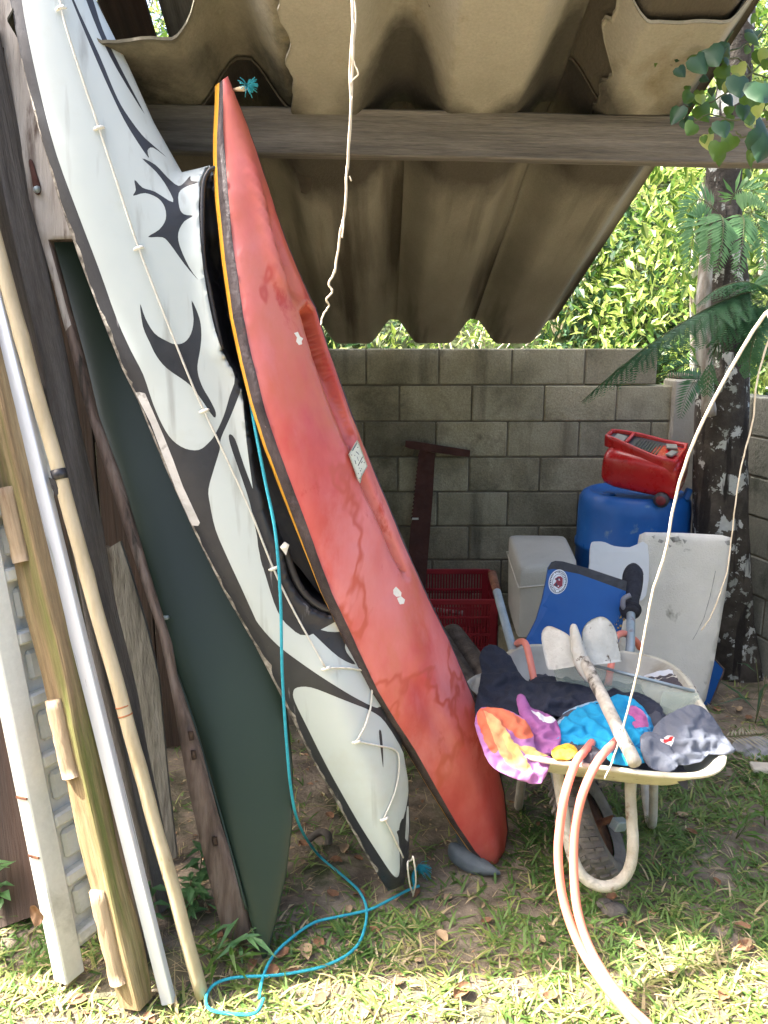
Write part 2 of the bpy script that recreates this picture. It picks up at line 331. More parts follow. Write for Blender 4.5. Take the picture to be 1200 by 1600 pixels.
class Panel:
    """triangulated region of a traced outline; regions give material indices with clean borders"""
    def __init__(s, outline, step, regions=(), rstep=None, rings=(), ring_of=()):
        out = resample(outline, step); pts = list(out); edges = [(i, (i + 1) % len(out)) for i in range(len(out))]
        regs = []
        for poly, mi in regions:
            r = resample(poly, rstep or step); k = len(pts); pts += r; edges += [(k + i, k + (i + 1) % len(r)) for i in range(len(r))]; regs.append((poly, mi))
        for src, offs in [(outline, rings)] + list(ring_of):
            for o_ in offs:
                r = np.array(resample(src, max(3, min(step, abs(o_) * 1.6)))); t = np.roll(r, -1, 0) - np.roll(r, 1, 0); nn = np.stack([-t[:, 1], t[:, 0]], 1) / np.maximum(np.linalg.norm(t, axis=1, keepdims=True), 1e-6)
                for q, w_ in zip(r, nn):
                    for sg in (1, -1):
                        c = q + w_ * o_ * sg
                        if (inpoly(c[0], c[1], src) if o_ > 0 else (not inpoly(c[0], c[1], src) and inpoly(c[0], c[1], outline))) and bdist([c], src)[0] > abs(o_) * .9 and np.min(((np.array(pts) - c) ** 2).sum(1)) > (abs(o_) * .45) ** 2: pts.append(tuple(c)); break
        a = np.array(outline); x0, y0 = a.min(0); x1, y1 = a.max(0); fixed = np.array(pts)
        g = []
        for j, y in enumerate(np.arange(y0 + step / 2, y1, step * .87)):
            for x in np.arange(x0 + (step / 2 if j % 2 else 0), x1, step):
                if inpoly(x, y, outline) and np.min((fixed[:, 0] - x) ** 2 + (fixed[:, 1] - y) ** 2) > (step * .5) ** 2: g.append((x, y))
        pts += g
        r = delaunay_2d_cdt([Vector(p) for p in pts], edges, [], 0, 1e-4)
        s.p = [(v.x, v.y) for v in r[0]]; s.t = []; s.mi = []
        for t in r[2]:
            cx = sum(s.p[i][0] for i in t) / len(t); cy = sum(s.p[i][1] for i in t) / len(t)
            if inpoly(cx, cy, outline):
                m = 0
                for poly, k in regs:
                    if inpoly(cx, cy, poly): m = k
                s.t.append(tuple(t)); s.mi.append(m)
        used = sorted({i for t in s.t for i in t}); mp = {k: i for i, k in enumerate(used)}
        s.p = [s.p[i] for i in used]; s.t = [tuple(mp[i] for i in t) for t in s.t]
        s.d = bdist(s.p, outline); s.outline = outline
        ec = {}
        for t in s.t:
            for i in range(len(t)): e = (t[i], t[(i + 1) % len(t)]); ec[e] = 1
        s.be = [e for e in ec if (e[1], e[0]) not in ec]
        # orient so that faces look at the viewer: image y down
    def solid(s, front, layers, mb=None, smooth=True, fm=None):
        """front: list of 3D points; layers: list of (fn(i)->point, material)"""
        mb = mb or MB(); n = len(s.p); k0 = len(mb.v); mb.v += [Vector(p) for p in front]
        # winding check
        a, b, c = [Vector(front[i]) for i in s.t[0][:3]]; flip = (b - a).cross(c - a).dot(CAM - a) < 0
        for t, m in zip(s.t, s.mi):
            mb.f.append(tuple(k0 + i for i in (t[::-1] if flip else t))); mb.m.append(m if fm is None else fm); mb.sm.append(smooth)
        prev = {i: k0 + i for e in s.be for i in e}
        for li, (fn, m) in enumerate(layers):
            last = li == len(layers) - 1
            if last:
                k = len(mb.v); mb.v += [fn(i) for i in range(n)]; cur = {i: k + i for i in range(n)}
            else:
                cur = {}
                for i in prev: cur[i] = len(mb.v); mb.v.append(fn(i))
            for (i, j) in s.be:
                q = (prev[i], prev[j], cur[j], cur[i]); mb.f.append(q if flip else q[::-1]); mb.m.append(m); mb.sm.append(smooth)
            prev = cur
        if layers:
            for t in s.t: mb.f.append(tuple(prev[i] for i in (t if flip else t[::-1]))); mb.m.append(layers[-1][1]); mb.sm.append(smooth)
        return mb
def slab(poly, pl, th, step=12, mi=0, regions=(), bev=.004, disp=None, mb=None, rstep=None, side=None):
    """solid board: front face traced on plane pl, real thickness th behind it, rounded edge"""
    pn = Panel(poly, step, regions, rstep); n = pl.n; fr = []
    for i, (x, y) in enumerate(pn.p):
        h = disp(x, y, pn.d[i]) if disp else 0
        e = 0 if pn.d[i] > .1 else -bev * .6
        fr.append(pl(x, y) + n * (h + e))
    base = [pl(x, y) for x, y in pn.p]; sm = mi if side is None else side
    hb = [disp(x, y, pn.d[i]) if disp else 0 for i, (x, y) in enumerate(pn.p)]
    lay = [(lambda i: base[i] + n * (hb[i] - th + bev), sm), (lambda i: base[i] + n * (hb[i] - th), sm)]
    m = pn.solid(fr, lay, mb, smooth=False if disp is None else True)
    return m
def bar_frame(p0, p1, yaw=0):
    a = (Vector(p1) - Vector(p0)).normalized(); n = Vector((math.sin(R(yaw)), -math.cos(R(yaw)), 0)); n = (n - a * n.dot(a)).normalized(); x = (-n).cross(a)
    Mx = Matrix((( x.x, -n.x, a.x, p0[0]), (x.y, -n.y, a.y, p0[1]), (x.z, -n.z, a.z, p0[2]), (0, 0, 0, 1)))
    return Mx, (Vector(p1) - Vector(p0)).length
def timber(mb, L, w_, t_, seed=0, wob=.006, bev=.004, segs=26, mi=0, taper=0):
    """sawn timber along local z with slightly uneven arrises"""
    rings = []; prof = [(-1, -1), (1, -1), (1, 1), (-1, 1)]
    for i in range(segs + 1):
        z = L * i / segs; ring = []
        for k, (a, b) in enumerate(prof):
            for q in (0, 1):
                ww = (w_ / 2) * (1 - taper * i / segs); tt = t_ / 2
                x = a * ww; y = b * tt
                if (k + q) % 2 == 1: x -= a * bev
                else: y -= b * bev
                x += wob * nz(z * 3.1 + seed, k * 7.7); y += wob * nz(z * 3.7 + seed * 2, k * 5.1 + 3)
                ring.append(Vector((x, y, z + (wob * 2 * nz(k * 3, seed) if i in (0, segs) else 0))))
        rings.append(ring)
    vs = [v for r in rings for v in r]; n = 8
    fs = [(i * n + k, i * n + (k + 1) % n, (i + 1) * n + (k + 1) % n, (i + 1) * n + k) for i in range(segs) for k in range(n)]
    fs += [tuple(range(n))[::-1], tuple(segs * n + k for k in range(n))]
    return mb.add(vs, fs, mi, False)
# ------------------------------------------------------------------ ground
def gz(x, y): return .018 * nz(x * 1.3, y * 1.3, 2) + .008 * nz(x * 5, y * 5, 7) - .012
m = MB(); xs = np.linspace(-1, 1, 150); X_ = [a * abs(a) ** 1.2 * 60 for a in xs]; Y_ = [-20 + 0.0] + list(np.linspace(-4, .6, 16)) + list(np.linspace(.75, 5.2, 110)) + [6, 7, 9, 12, 20, 40, 80]
vs = [(x, y, gz(x, y) if abs(x) < 6 and y < 6 else -.012) for y in Y_ for x in X_]; nx = len(X_)
m.add(vs, [(j * nx + i, j * nx + i + 1, (j + 1) * nx + i + 1, (j + 1) * nx + i) for j in range(len(Y_) - 1) for i in range(nx - 1)])
tag(m.obj('ground', 'soil', loc=(0, 0, 0)), kind='structure')
m = MB(); hx = np.linspace(-9, 12, 50); hy = np.linspace(5.2, 14, 30)
def hz(x, y): return -.2 + max(0, (y - 5.2)) * .75 + .25 * nz(x * .6, y * .6, 4)
m.add([(x, y, hz(x, y)) for y in hy for x in hx], [(j * 50 + i, j * 50 + i + 1, (j + 1) * 50 + i + 1, (j + 1) * 50 + i) for j in range(29) for i in range(49)])
tag(m.obj('hillside', 'hill', loc=(0, 0, 0)), kind='structure')
# ------------------------------------------------------------------ block walls
def block_wall(p0, p1, courses, mats, label, cat='wall', th=.14, skip=(), seed=0, bl=.396):
    """p0,p1: foot of the face the viewer sees; blocks 39 x 19 cm with raked joints"""
    p0 = Vector(p0); p1 = Vector(p1); a = (p1 - p0); L = a.length; a.normalize(); inn = Vector((-a.y, a.x, 0)); rot = Matrix((( a.x, inn.x, 0), (a.y, inn.y, 0), (0, 0, 1)))
    root = thing('block_wall', (p0 + p1) / 2, label, cat); m = MB(); rr = random.Random(seed)
    for c in range(courses):
        z = .2 * c; x = -(.2 if c % 2 else 0) - rr.random() * .03
        while x < L:
            x0 = max(x, 0); x1 = min(x + bl, L)
            if x1 - x0 > .05 and (c, int(x // .2)) not in skip and not (skip and (c in skip) and x1 > skip[c]):
                off = rr.uniform(-.003, .003); cx = (x0 + x1) / 2
                m.box(p0 + a * cx + inn * (th / 2 + off) + Vector((0, 0, z + .095)), (x1 - x0 - .001 + rr.uniform(-.002, 0), th, .194 + rr.uniform(-.003, 0)), rot.to_4x4(), rr.choice((0, 0, 1, 2)), .006)
            x += bl + .005
    m.obj('blockwork', [mats[0], 'block_dark' if mats[0] == 'block' else mats[0], 'block_light' if mats[0] == 'block' else mats[0]], root)
    m = MB()
    top = .2 * courses - .012
    if skip:
        c = max(skip); m.box(p0 + a * (L / 2) + inn * (th / 2) + Vector((0, 0, (top - .2) / 2)), (L - .01, th - .014, top - .2), rot.to_4x4())
        Ls = skip[c]; m.box(p0 + a * (Ls / 2 - .2) + inn * (th / 2) + Vector((0, 0, top - .1)), (Ls - .42, th - .014, .2), rot.to_4x4())
    else: m.box(p0 + a * (L / 2) + inn * (th / 2) + Vector((0, 0, top / 2)), (L - .01, th - .014, top), rot.to_4x4())
    m.obj('mortar_bed', mats[1], root); return root
WY = 4.40
block_wall((-3.1, WY, .012), (1.60, WY, .012), 8, ('block', 'mortar'), 'mossy grey concrete block wall closing the back of the shed', skip={7: 4.62}, seed=3)
block_wall((1.78, 4.36, -.02), (2.32, 2.0, -.02), 7, ('right_block', 'mortar'), 'grey block side wall on the right behind the tree trunk', seed=5)
block_wall((-2.9, 1.7, -.02), (-2.9, 4.3, -.02), 8, ('block', 'mortar'), 'unseen block side wall added at far left to darken the shed', seed=8)  # unseen wall added to darken the left of the shed
root = thing('corner_pier', (1.69, 4.47, 0), 'pale cracked concrete pier in the corner beside the tree trunk', 'pier')
m = MB(); m.box((1.69, 4.46, .72), (.20, .18, 1.44), None, 0, .012); m.obj('shaft', 'pier', root)
m = MB(); m.box((1.69, 4.46, 1.455), (.17, .16, .03), None, 0, .01); m.obj('mortar_cap', 'mortar', root)
# ------------------------------------------------------------------ roof of corrugated fibre cement
RS = math.tan(R(17.4)); RY = 4.32; RZ = 1.632
def roofz(y): return RZ + (RY - y) * RS
def prof(x):
    t = ((x - XC) / PIT) % 1.0; t = min(t, 1 - t)                 # 0 crest .5 trough middle
    if t < .045: return .125
    if t < .29: return .125 * (1 - sstep(.045, .29, t) * .5 - .5 * (t - .045) / .245)
    return 0.0
def sheet(name, x0, x1, y0, y1, lift, mt, label, group=None, th=.007, nx_=30, ny=30):
    """x0, x1, y0 may be functions: a broken edge"""
    m = MB(); vt = []; W1 = nx_ + 1
    fx0 = x0 if callable(x0) else (lambda y: x0); fx1 = x1 if callable(x1) else (lambda y: x1); fy0 = y0 if callable(y0) else (lambda x: y0)
    ym = y0 if not callable(y0) else 2.0
    for j in range(ny + 1):
        for i in range(nx_ + 1):
            yy = ym + (y1 - ym) * j / ny; x = fx0(yy) + (fx1(yy) - fx0(yy)) * i / nx_
            ys = fy0(x); y = ys + (y1 - ys) * j / ny; x = fx0(y) + (fx1(y) - fx0(y)) * i / nx_
            vt.append(Vector((x, y, roofz(y) + prof(x) + lift + .004 * nz(x * 2, y * 2))))
    fs = [(j * W1 + i, (j + 1) * W1 + i, (j + 1) * W1 + i + 1, j * W1 + i + 1) for j in range(ny) for i in range(nx_)]
    n = len(vt); ec = {}
    for f in fs:
        for a in range(4): ec[(f[a], f[(a + 1) % 4])] = 1
    up = [v + Vector((0, 0, th)) for v in vt]
    side = [(a, b, b + n, a + n) for (a, b) in ec if (b, a) not in ec]
    m.add(vt + up, fs + [tuple(i + n for i in f[::-1]) for f in fs] + side, 0, True)
    m.sm[-len(side):] = [False] * len(side)
    o = m.obj(name, mt); tag(o, label, 'roof sheet', group); return o
XR = .905
cols = [(-3.0, -1.66), (-1.66, -.806), (-.80, .06), (.054, .49), (.484, XR)]
pl_ = ['far left, above the leaning boards', 'above the white kayak', 'above the red kayak tip', 'over the middle of the shed', 'along the right edge of the roof']
for k, (a, b) in enumerate(cols):
    nn = max(24, int((b - a) / .018))
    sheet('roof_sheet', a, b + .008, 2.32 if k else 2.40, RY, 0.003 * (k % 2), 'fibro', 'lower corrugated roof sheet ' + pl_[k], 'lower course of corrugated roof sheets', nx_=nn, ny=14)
def rag(a, b): return .030 * nz(a * 5, b) + .018 * nz(a * 13, b + 5) + .004 * nz(a * 41, b + 9)
def holey(x):                                                      # the broken gap at top left
    if x < -1.3: return 1.86
    if x < -.90: return 2.42 + rag(x, 3) * .5
    if x < -.46: return 2.085 + rag(x, 3) * .5
    return max(1.86, 2.085 - (x + .46) * 1.25 + rag(x, 3) * .7)
for k, (a, b) in enumerate(cols):
    nn = max(24, int((b - a) / .012)); fr = holey if k in (0, 1, 2) else 1.86
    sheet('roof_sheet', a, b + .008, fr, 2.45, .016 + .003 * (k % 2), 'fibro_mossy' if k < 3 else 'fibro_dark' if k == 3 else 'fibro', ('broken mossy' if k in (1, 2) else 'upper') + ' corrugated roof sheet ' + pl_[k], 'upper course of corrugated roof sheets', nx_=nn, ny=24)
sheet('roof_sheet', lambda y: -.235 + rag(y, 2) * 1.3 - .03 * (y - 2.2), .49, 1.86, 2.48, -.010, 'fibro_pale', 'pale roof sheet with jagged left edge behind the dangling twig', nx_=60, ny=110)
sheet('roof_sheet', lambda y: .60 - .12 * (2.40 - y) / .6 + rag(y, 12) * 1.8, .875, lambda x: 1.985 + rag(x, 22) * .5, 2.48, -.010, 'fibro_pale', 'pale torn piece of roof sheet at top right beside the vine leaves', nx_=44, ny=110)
# the cross beam under the sheets
bd = 2.345; p0 = P(-60, 196, bd); p1 = P(1560, 233, bd)
p0 = p0 + (p0 - p1) * .35
root = thing('roof_beam', p0, 'weathered grey timber beam running level under the roof sheets', 'beam')
Mx = Matrix.Identity(4); a = (p1 - p0).normalized(); yv = Vector((0, 1, 0)); xv = yv.cross(a); 
Mx = Matrix(((xv.x, yv.x, a.x, p0.x), (xv.y, yv.y, a.y, p0.y), (xv.z, yv.z, a.z, p0.z), (0, 0, 0, 1)))
m = MB(); timber(m, (p1 - p0).length, .120, .055, 3, .003, .004, 40); m.obj('timber', 'beam_wood', root, M4=Mx)
root = thing('roof_post', Vector((1.98, 2.40, 0)), 'rough round post carrying the right end of the roof beam', 'post')
m = MB(); m.tube([Vector((1.93 + .01 * nz(i), 2.40, z)) for i, z in enumerate(np.linspace(-.05, p1.z - .062, 12))], [.055 + .004 * nz(i, 4) for i in range(12)], 12); m.obj('shaft', 'brown_wood', root)
# rafters seen through the broken roof at top left, and a dark scrap of sheet hanging from the beam
def plank(name, b, t, w_, th, mt, label, cat, yaw=0, seed=0, ext=0, wob=.006, group=None, taper=0, root=None, part='timber'):
    Mx, L = bar_frame(b, t, yaw); m = MB(); timber(m, L * (1 + ext), w_, th, seed, wob, .004, 30, 0, taper)
    r = root or thing(name, b, label, cat, group); m.obj(part, mt, r, M4=Mx); return r
plank('rafter', P(222, 92, 2.66), P(150, -120, 2.25), .13, .06, 'dark_plank', 'dark purple brown rafter behind the broken roof at top left', 'rafter', 10, 5)
plank('rafter', P(300, 82, 2.64), P(250, -120, 2.2), .10, .06, 'beam_wood', 'grey brown rafter beside the gap of foliage at top left', 'rafter', 5, 6)
m = slab([(453, 240), (486, 240), (488, 285), (486, 296), (478, 303), (470, 300), (466, 280), (458, 262)], Plane(P(470, 260, 2.66), (0, -1, .05)), .012, 8)
tag(m.obj('hanging_scrap', 'fibro_dark'), 'dark scrap hanging just under the beam behind the red kayak', 'scrap')
# ------------------------------------------------------------------ leaning boards on the left
# panelled white door seen nearly edge-on
b0 = G(84, 1534); t0 = P(-40, 930, 1.86)
a = (t0 - b0).normalized(); wv = Vector((.48, .877, 0)); wv = (wv - a * wv.dot(a)).normalized(); tv = a.cross(wv) * -1
if tv.x < 0: tv = -tv
root = thing('panelled_door', b0, 'old white panelled door leaning on its side edge at far left, sunlit along the edge', 'door')
Md = Matrix(((tv.x, wv.x, a.x, b0.x), (tv.y, wv.y, a.y, b0.y), (tv.z, wv.z, a.z, b0.z), (0, 0, 0, 1)))
DL = 1.55; DW = .26; TH = .052
m = MB(); m.box((TH / 2, .03, DL / 2), (TH, .06, DL), None, 0, .004); m.obj('stile', 'door_paint', root, M4=Md)
m = MB(); m.box((TH / 2, DW - .02, DL / 2), (TH, .04, DL), None, 0, .004); m.obj('stile', 'door_paint', root, M4=Md)
m = MB(); m.box((TH / 2 - .012, DW / 2, DL / 2), (.012, DW - .09, DL - .1), None, 0, 0); m.obj('panel_board', 'door_paint', root, M4=Md)
zz = .09; k = 0
while zz < DL:
    m = MB(); m.box((TH / 2 - .001, DW / 2 + .01, zz), (TH - .004, DW - .102, .035), None, 0, .006); m.obj('rail', 'door_paint', root, M4=Md)
    m = MB(); 
    m.box((TH / 2 - .002, DW / 2 + .01, zz + .085), (.022, DW - .15, .08), None, 0, .009); m.obj('raised_panel', 'door_paint', root, M4=Md)
    zz += .165
for z in (.52, .36):
    m = MB(); m.box((TH / 2 + .002, -.003, z), (TH * .8, .004, .006)); m.obj('hinge_pin', 'rust', root, M4=Md)
# boards: (name, bottom px, top px, depth top, width, thickness, material, label ...)
plank('dark_board', G(30, 1440), P(-10, 1120, 2.35), .16, .025, 'dark_plank', 'reddish dark brown board on the ground behind the white door', 'board', 10, 2, .3)
plank('mossy_plank', G(205, 1500), P(20, 520, 2.16), .085, .03, 'mossy_wood', 'mossy brown plank between the bright metal bar and the pale pole', 'plank', 5, 11, .5)
r = plank('timber_post', G(213, 1566), P(12, 690, 1.98), .070, .055, 'post_wood', 'heavy yellow brown timber post with short cleats nailed on it', 'post', -28, 12, .5, wob=.010, taper=-.75)
Mx, L = bar_frame(G(213, 1566), P(12, 690, 1.98), -28)
for (px, py, h_, dd) in ((28, 822, .19, 0), (106, 1158, .20, .0), (196, 1470, .24, .0)):
    # find height along the post whose picture position is this one
    best = min((abs((lambda c: 800 + F * ((CAM.z - c.z) * cp - (c.y) * sp) / ((c.y) * cp + (CAM.z - c.z) * sp))(Mx @ Vector((-.02, -.05, z))) - py), z) for z in np.linspace(0, L * 1.4, 300))[1]
    m = MB(); prof8 = []
    for i in range(9):
        z = best - h_ / 2 + h_ * i / 8
        for k in range(10):
            an = math.pi * k / 9; rr_ = .026 * (1 + .22 * nz(k * 2, i * .7, px))
            prof8.append(Vector((-.008 - math.cos(an) * rr_, -.026 - math.sin(an) * rr_ * .95, z + (.006 * nz(k, px) if i in (0, 8) else 0))))
    fs = [(i * 10 + k, i * 10 + k + 1, (i + 1) * 10 + k + 1, (i + 1) * 10 + k) for i in range(8) for k in range(9)] + [tuple(range(10)), tuple(80 + k for k in range(10))]
    fs += [(i * 10 + 9, i * 10, (i + 1) * 10, (i + 1) * 10 + 9) for i in range(8)]
    m.add(prof8, fs, 0, True); m.obj('cleat', 'cleat_wood', r, M4=Mx)
# bright metal bar
b, t = G(264, 1566), P(3, 510, 2.02); Mx, L = bar_frame(b, t, -12)
root = thing('metal_bar', b, 'bright bluish white metal bar leaning beside the timber post', 'bar')
m = MB(); timber(m, L * 1.6, .032, .022, 1, .0008, .002, 12, 0, -.7); m.obj('profile', 'alu', root, M4=Mx)
# pale round pole with black tape and nodes
b, t = G(316, 1556), P(10, 440, 2.03); dv = (t - b)
root = thing('wooden_pole', b, 'pale round wooden pole with a scrap of black tape, leaning left', 'pole')
m = MB(); n_ = 60; pts = [b + dv * (1.5 * i / n_) + Vector((.004 * nz(i * .25, 2), 0, .003 * nz(i * .2, 7))) for i in range(n_ + 1)]
m.tube(pts, [.0175 * (1 + .04 * nz(i * .5, 4)) + (.0012 if i in (13, 24, 37) else 0) for i in range(n_ + 1)], 16); m.obj('shaft', 'bamboo', root)
dn = dv.normalized()
def at_y(py, d0=0):                                                # point on the pole seen at height py
    return min((abs(800 + F * ((CAM.z - c.z) * cp - c.y * sp) / (c.y * cp + (CAM.z - c.z) * sp) - py), i) for i, c in enumerate([b + dv * (k / 400) for k in range(600)]))[1] / 400
q = b + dv * at_y(742); m = MB(); m.tube([q - dn * .013, q + dn * .013], .0192, 16); m.obj('black_tape', 'tape_black', root)
m = MB(); sdv = Vector((-.3, -.95, 0)); q2 = q + sdv * .0195
m.add([q2 + Vector((-.014, 0, -.004)), q2 + Vector((.002, -.002, -.010)), q2 + Vector((.012, -.004, -.040)), q2 + Vector((.002, -.004, -.052)), q2 + Vector((-.008, -.002, -.030))], [(0, 1, 2, 3, 4)], 0, False)
m.add([q2 + Vector((-.014, .001, -.004)), q2 + Vector((.002, -.001, -.010)), q2 + Vector((.012, -.003, -.040)), q2 + Vector((.002, -.003, -.052)), q2 + Vector((-.008, -.001, -.030))], [(4, 3, 2, 1, 0)], 0, False)
m.obj('tape_end', 'tape_black', root)
for py in (1103, 1117):
    q = b + dv * at_y(py); m = MB(); m.tube([q - dn * .002, q + dn * .002], .0181, 16); m.obj('node_ring', 'rope_knot', root)
# dark grey square timber behind
plank('square_timber', G(252, 1410), P(-6, 190, 2.20), .082, .075, 'grey_wood', 'dark grey square timber leaning behind the pale pole', 'timber', -38, 21, .10)
# dark boards added where only shade lies behind the leaning timber
root = thing('shade_backing', Vector((-1.75, 3.0, 0)), 'dark upright boards added to stand for shade behind the leaning timber', 'partition'); m = MB(); x = -2.75; k = 0
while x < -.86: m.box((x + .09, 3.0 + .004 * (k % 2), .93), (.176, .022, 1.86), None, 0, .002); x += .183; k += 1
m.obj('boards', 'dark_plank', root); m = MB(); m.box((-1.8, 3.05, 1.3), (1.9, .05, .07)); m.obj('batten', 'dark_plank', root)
# short grey plank
pl, _ = axis_plane(G(258, 1350), P(172, 850, 2.36), 8)
m = slab([(157, 852), (170, 856), (187, 846), (205, 900), (230, 985), (248, 1062), (262, 1219), (276, 1340), (240, 1352), (215, 1200), (190, 1050)], pl, .028, 20)
root = thing('short_plank', G(258, 1350), 'short weathered grey plank standing behind the dark board, broken top', 'plank'); m.obj('board', 'plank_grey', root)
# long weathered plank: pale at the top, brown at the foot, its right edge along the green board
pl, _ = axis_plane(G(375, 1485), P(20, 100, 2.22), -6)
lft = [(-40, -60), (0, 169), (28, 253), (84, 448), (97, 500), (133, 640), (161, 725), (195, 832), (247, 987), (270, 1100), (291, 1220), (311, 1312), (333, 1400), (349, 1462)]
rgt = [(398, 1492), (372, 1390), (338, 1290), (310, 1180), (270, 1060), (262, 1010), (222, 880), (180, 740), (146, 650), (125, 560), (105, 488), (90, 430), (74, 374), (130, 372), (95, 275), (48, 120), (22, -60)]
root = thing('long_plank', G(375, 1485), 'long weathered plank with iron strap, pale at top, brown at foot, beside green board', 'plank')
upper = [(-60, -80), (60, -80), (140, 300), (170, 440), (60, 440), (60, 380)]
m = slab(lft + rgt, pl, .03, 11, 0, [([(-80, -90), (90, -90), (200, 395), (100, 520), (40, 520)], 1)], disp=lambda x, y, d: .004 * nz(x * .02, y * .006, 3)); m.obj('board', ['brown_wood', 'pale_wood'], root)
m = slab(smooth_poly([(44, 252), (49, 250), (56, 272), (62, 292), (60, 303), (53, 300), (49, 280)], 3), Plane(pl.p + pl.n * .006, pl.n), .006, 4); m.obj('iron_strap', 'saw_rust', root)
m = MB(); q = Plane(pl.p + pl.n * .010, pl.n)(58, 296); m.tube([q, q + pl.n * .008], [.010, .006], 10); m.obj('bolt', 'galv', root)
m = slab([(0, 72), (5, 74), (5, 92), (0, 93)], Plane(pl.p + pl.n * .005, pl.n), .005, 4); m.obj('knot_hole', 'dark_plank', root)
for (x, y) in ((302, 1180), (298, 1150), (335, 1315)):
    m = slab([(x - 4, y - 7), (x + 3, y - 7), (x + 5, y + 6), (x - 2, y + 8)], Plane(pl.p + pl.n * .005, pl.n), .004, 4); m.obj('knot_hole', 'dark_plank', root)
# dark green pointed board
pl, _ = axis_plane(G(413, 1500), P(100, 370, 2.62), 14)
go = [(68, 366), (103, 373), (142, 384), (190, 470), (235, 560), (300, 700), (350, 800), (400, 900), (436, 1010), (448, 1100), (458, 1200), (457, 1290), (447, 1370), (432, 1440), (417, 1498), (410, 1500), (400, 1470), (385, 1420), (366, 1350), (345, 1275), (322, 1195), (300, 1120), (262, 1010), (222, 880), (180, 740), (146, 650), (105, 488), (84, 420)]
root = thing('green_board', G(413, 1500), 'dark green glossy pointed hull board leaning behind the white kayak', 'board')
pn = Panel(go, 15, rings=(3, 8, 16)); n = pl.n
fr = [pl(x, y) + n * (.014 * (1 - math.exp(-pn.d[i] / 10)) - .008) for i, (x, y) in enumerate(pn.p)]
m = pn.solid(fr, [(lambda i: pl(*pn.p[i]) - n * .018, 1), (lambda i: pl(*pn.p[i]) - n * .022, 1)]); m.obj('shell', ['green_board', 'green_board'], root)
m = MB(); edge = [pl(x, y) + n * .004 for x, y in [(70, 368), (84, 420), (105, 488), (146, 650), (180, 740), (222, 880), (262, 1010), (300, 1120), (322, 1195), (345, 1275), (366, 1350), (385, 1420)]]
m.tube(spline(edge, 5), .004, 6); m.obj('edge_bead', 'green_board', root)
m = MB(); q = pl(258, 966) + n * .02; m.tube([q, q + n * .012 + Vector((.012, 0, 0))], .006, 8); m.obj('screw', 'galv', root)
# ------------------------------------------------------------------ white sea kayak
KB = P(608, 1385, 2.06); KB.z = max(KB.z, .01); KT = P(80, 0, 2.10)
pw, ax = axis_plane(KB, KT, 14); n = pw.n
L_ = [(-8, -120), (15, 0), (32, 90), (58, 195), (88, 300), (122, 400), (158, 495), (190, 575), (215, 625), (262, 740), (303, 830), (350, 925), (400, 1012), (440, 1090), (480, 1172), (520, 1245), (556, 1308), (588, 1362), (604, 1386)]
R_ = [(628, 1376), (636, 1345), (640, 1290), (638, 1220), (628, 1160), (606, 1090), (585, 1030), (565, 960), (545, 900), (522, 830), (492, 740), (462, 650), (432, 560), (400, 460), (368, 370), (346, 305), (328, 261), (302, 264), (284, 268), (240, 190), (200, 100), (150, 0), (118, -120)]
hull_px = L_ + R_
def Z(s, ox, oy, pts): return [(ox + x / s, oy + y / s) for x, y in pts]
s1 = 8 / 3
wA = [(22, -130), (36, 0), (49, 75), (67, 157), (90, 244), (124, 337), (157, 424), (184, 500), (206, 549), (225, 586), (240, 631), (255, 665), (270, 687), (290, 700), (311, 702), (326, 691), (336, 678), (349, 650), (358, 620), (366, 590), (350, 555), (345, 546), (336, 520), (325, 470), (315, 400), (313, 300), (345, 250), (250, 150), (175, -60), (150, -130)]
wB = [(377, 606), (374, 614), (360, 650), (345, 684), (343, 702), (334, 732), (326, 762), (328, 785), (337, 826), (356, 871), (375, 912), (394, 954), (404, 973), (433, 1004), (475, 1033), (517, 1058), (548, 1078), (577, 1096), (590, 1100), (600, 1085), (560, 960), (480, 985), (452, 975), (432, 950), (415, 900), (402, 850), (396, 780), (384, 690)]
wC = [(457, 1078), (463, 1069), (483, 1066), (517, 1075), (550, 1089), (577, 1104), (600, 1125), (632, 1180), (639, 1225), (634, 1255), (627, 1271), (622, 1284), (614, 1286), (617, 1296), (619, 1321), (619, 1350), (615, 1357), (608, 1352), (600, 1342), (583, 1317), (558, 1279), (529, 1229), (504, 1183), (479, 1133), (460, 1094)]
wS = [(634, 1262), (638, 1262), (637, 1300), (630, 1345), (626, 1330), (630, 1300)]
D1 = [(221, 478), (225, 512), (236, 538), (246, 558), (262, 577), (292, 598), (304, 610), (316, 626), (334, 652), (337, 644), (328, 625), (318, 608), (311, 590), (309, 573), (313, 549), (315, 525), (312, 500), (300, 473), (303, 502), (299, 524), (289, 537), (275, 540), (262, 535), (243, 523), (229, 500)]
D2 = Z(s1, 0, 0, [(597, 678), (650, 700), (700, 750), (745, 785), (772, 765), (793, 738), (797, 762), (830, 778), (780, 788), (747, 818), (750, 880), (768, 908), (805, 916), (770, 938), (746, 985), (752, 1040), (790, 1125), (828, 1180), (770, 1112), (712, 1032), (680, 1004), (622, 1003), (668, 972), (694, 930), (690, 880), (662, 842), (610, 822), (562, 834), (572, 810), (567, 768), (600, 800), (650, 815), (724, 858), (700, 795), (655, 732)])
S1 = Z(s1, 0, 0, [(270, -80), (292, -80), (306, 0), (420, 250), (482, 400), (524, 480), (592, 572), (640, 615), (695, 660), (640, 626), (618, 642), (622, 672), (556, 575), (500, 474), (408, 270), (297, 0)])
S2 = Z(s1, 0, 0, [(330, -80), (352, -80), (388, 0), (430, 130), (502, 285), (604, 480), (490, 300), (416, 150), (358, 0)])
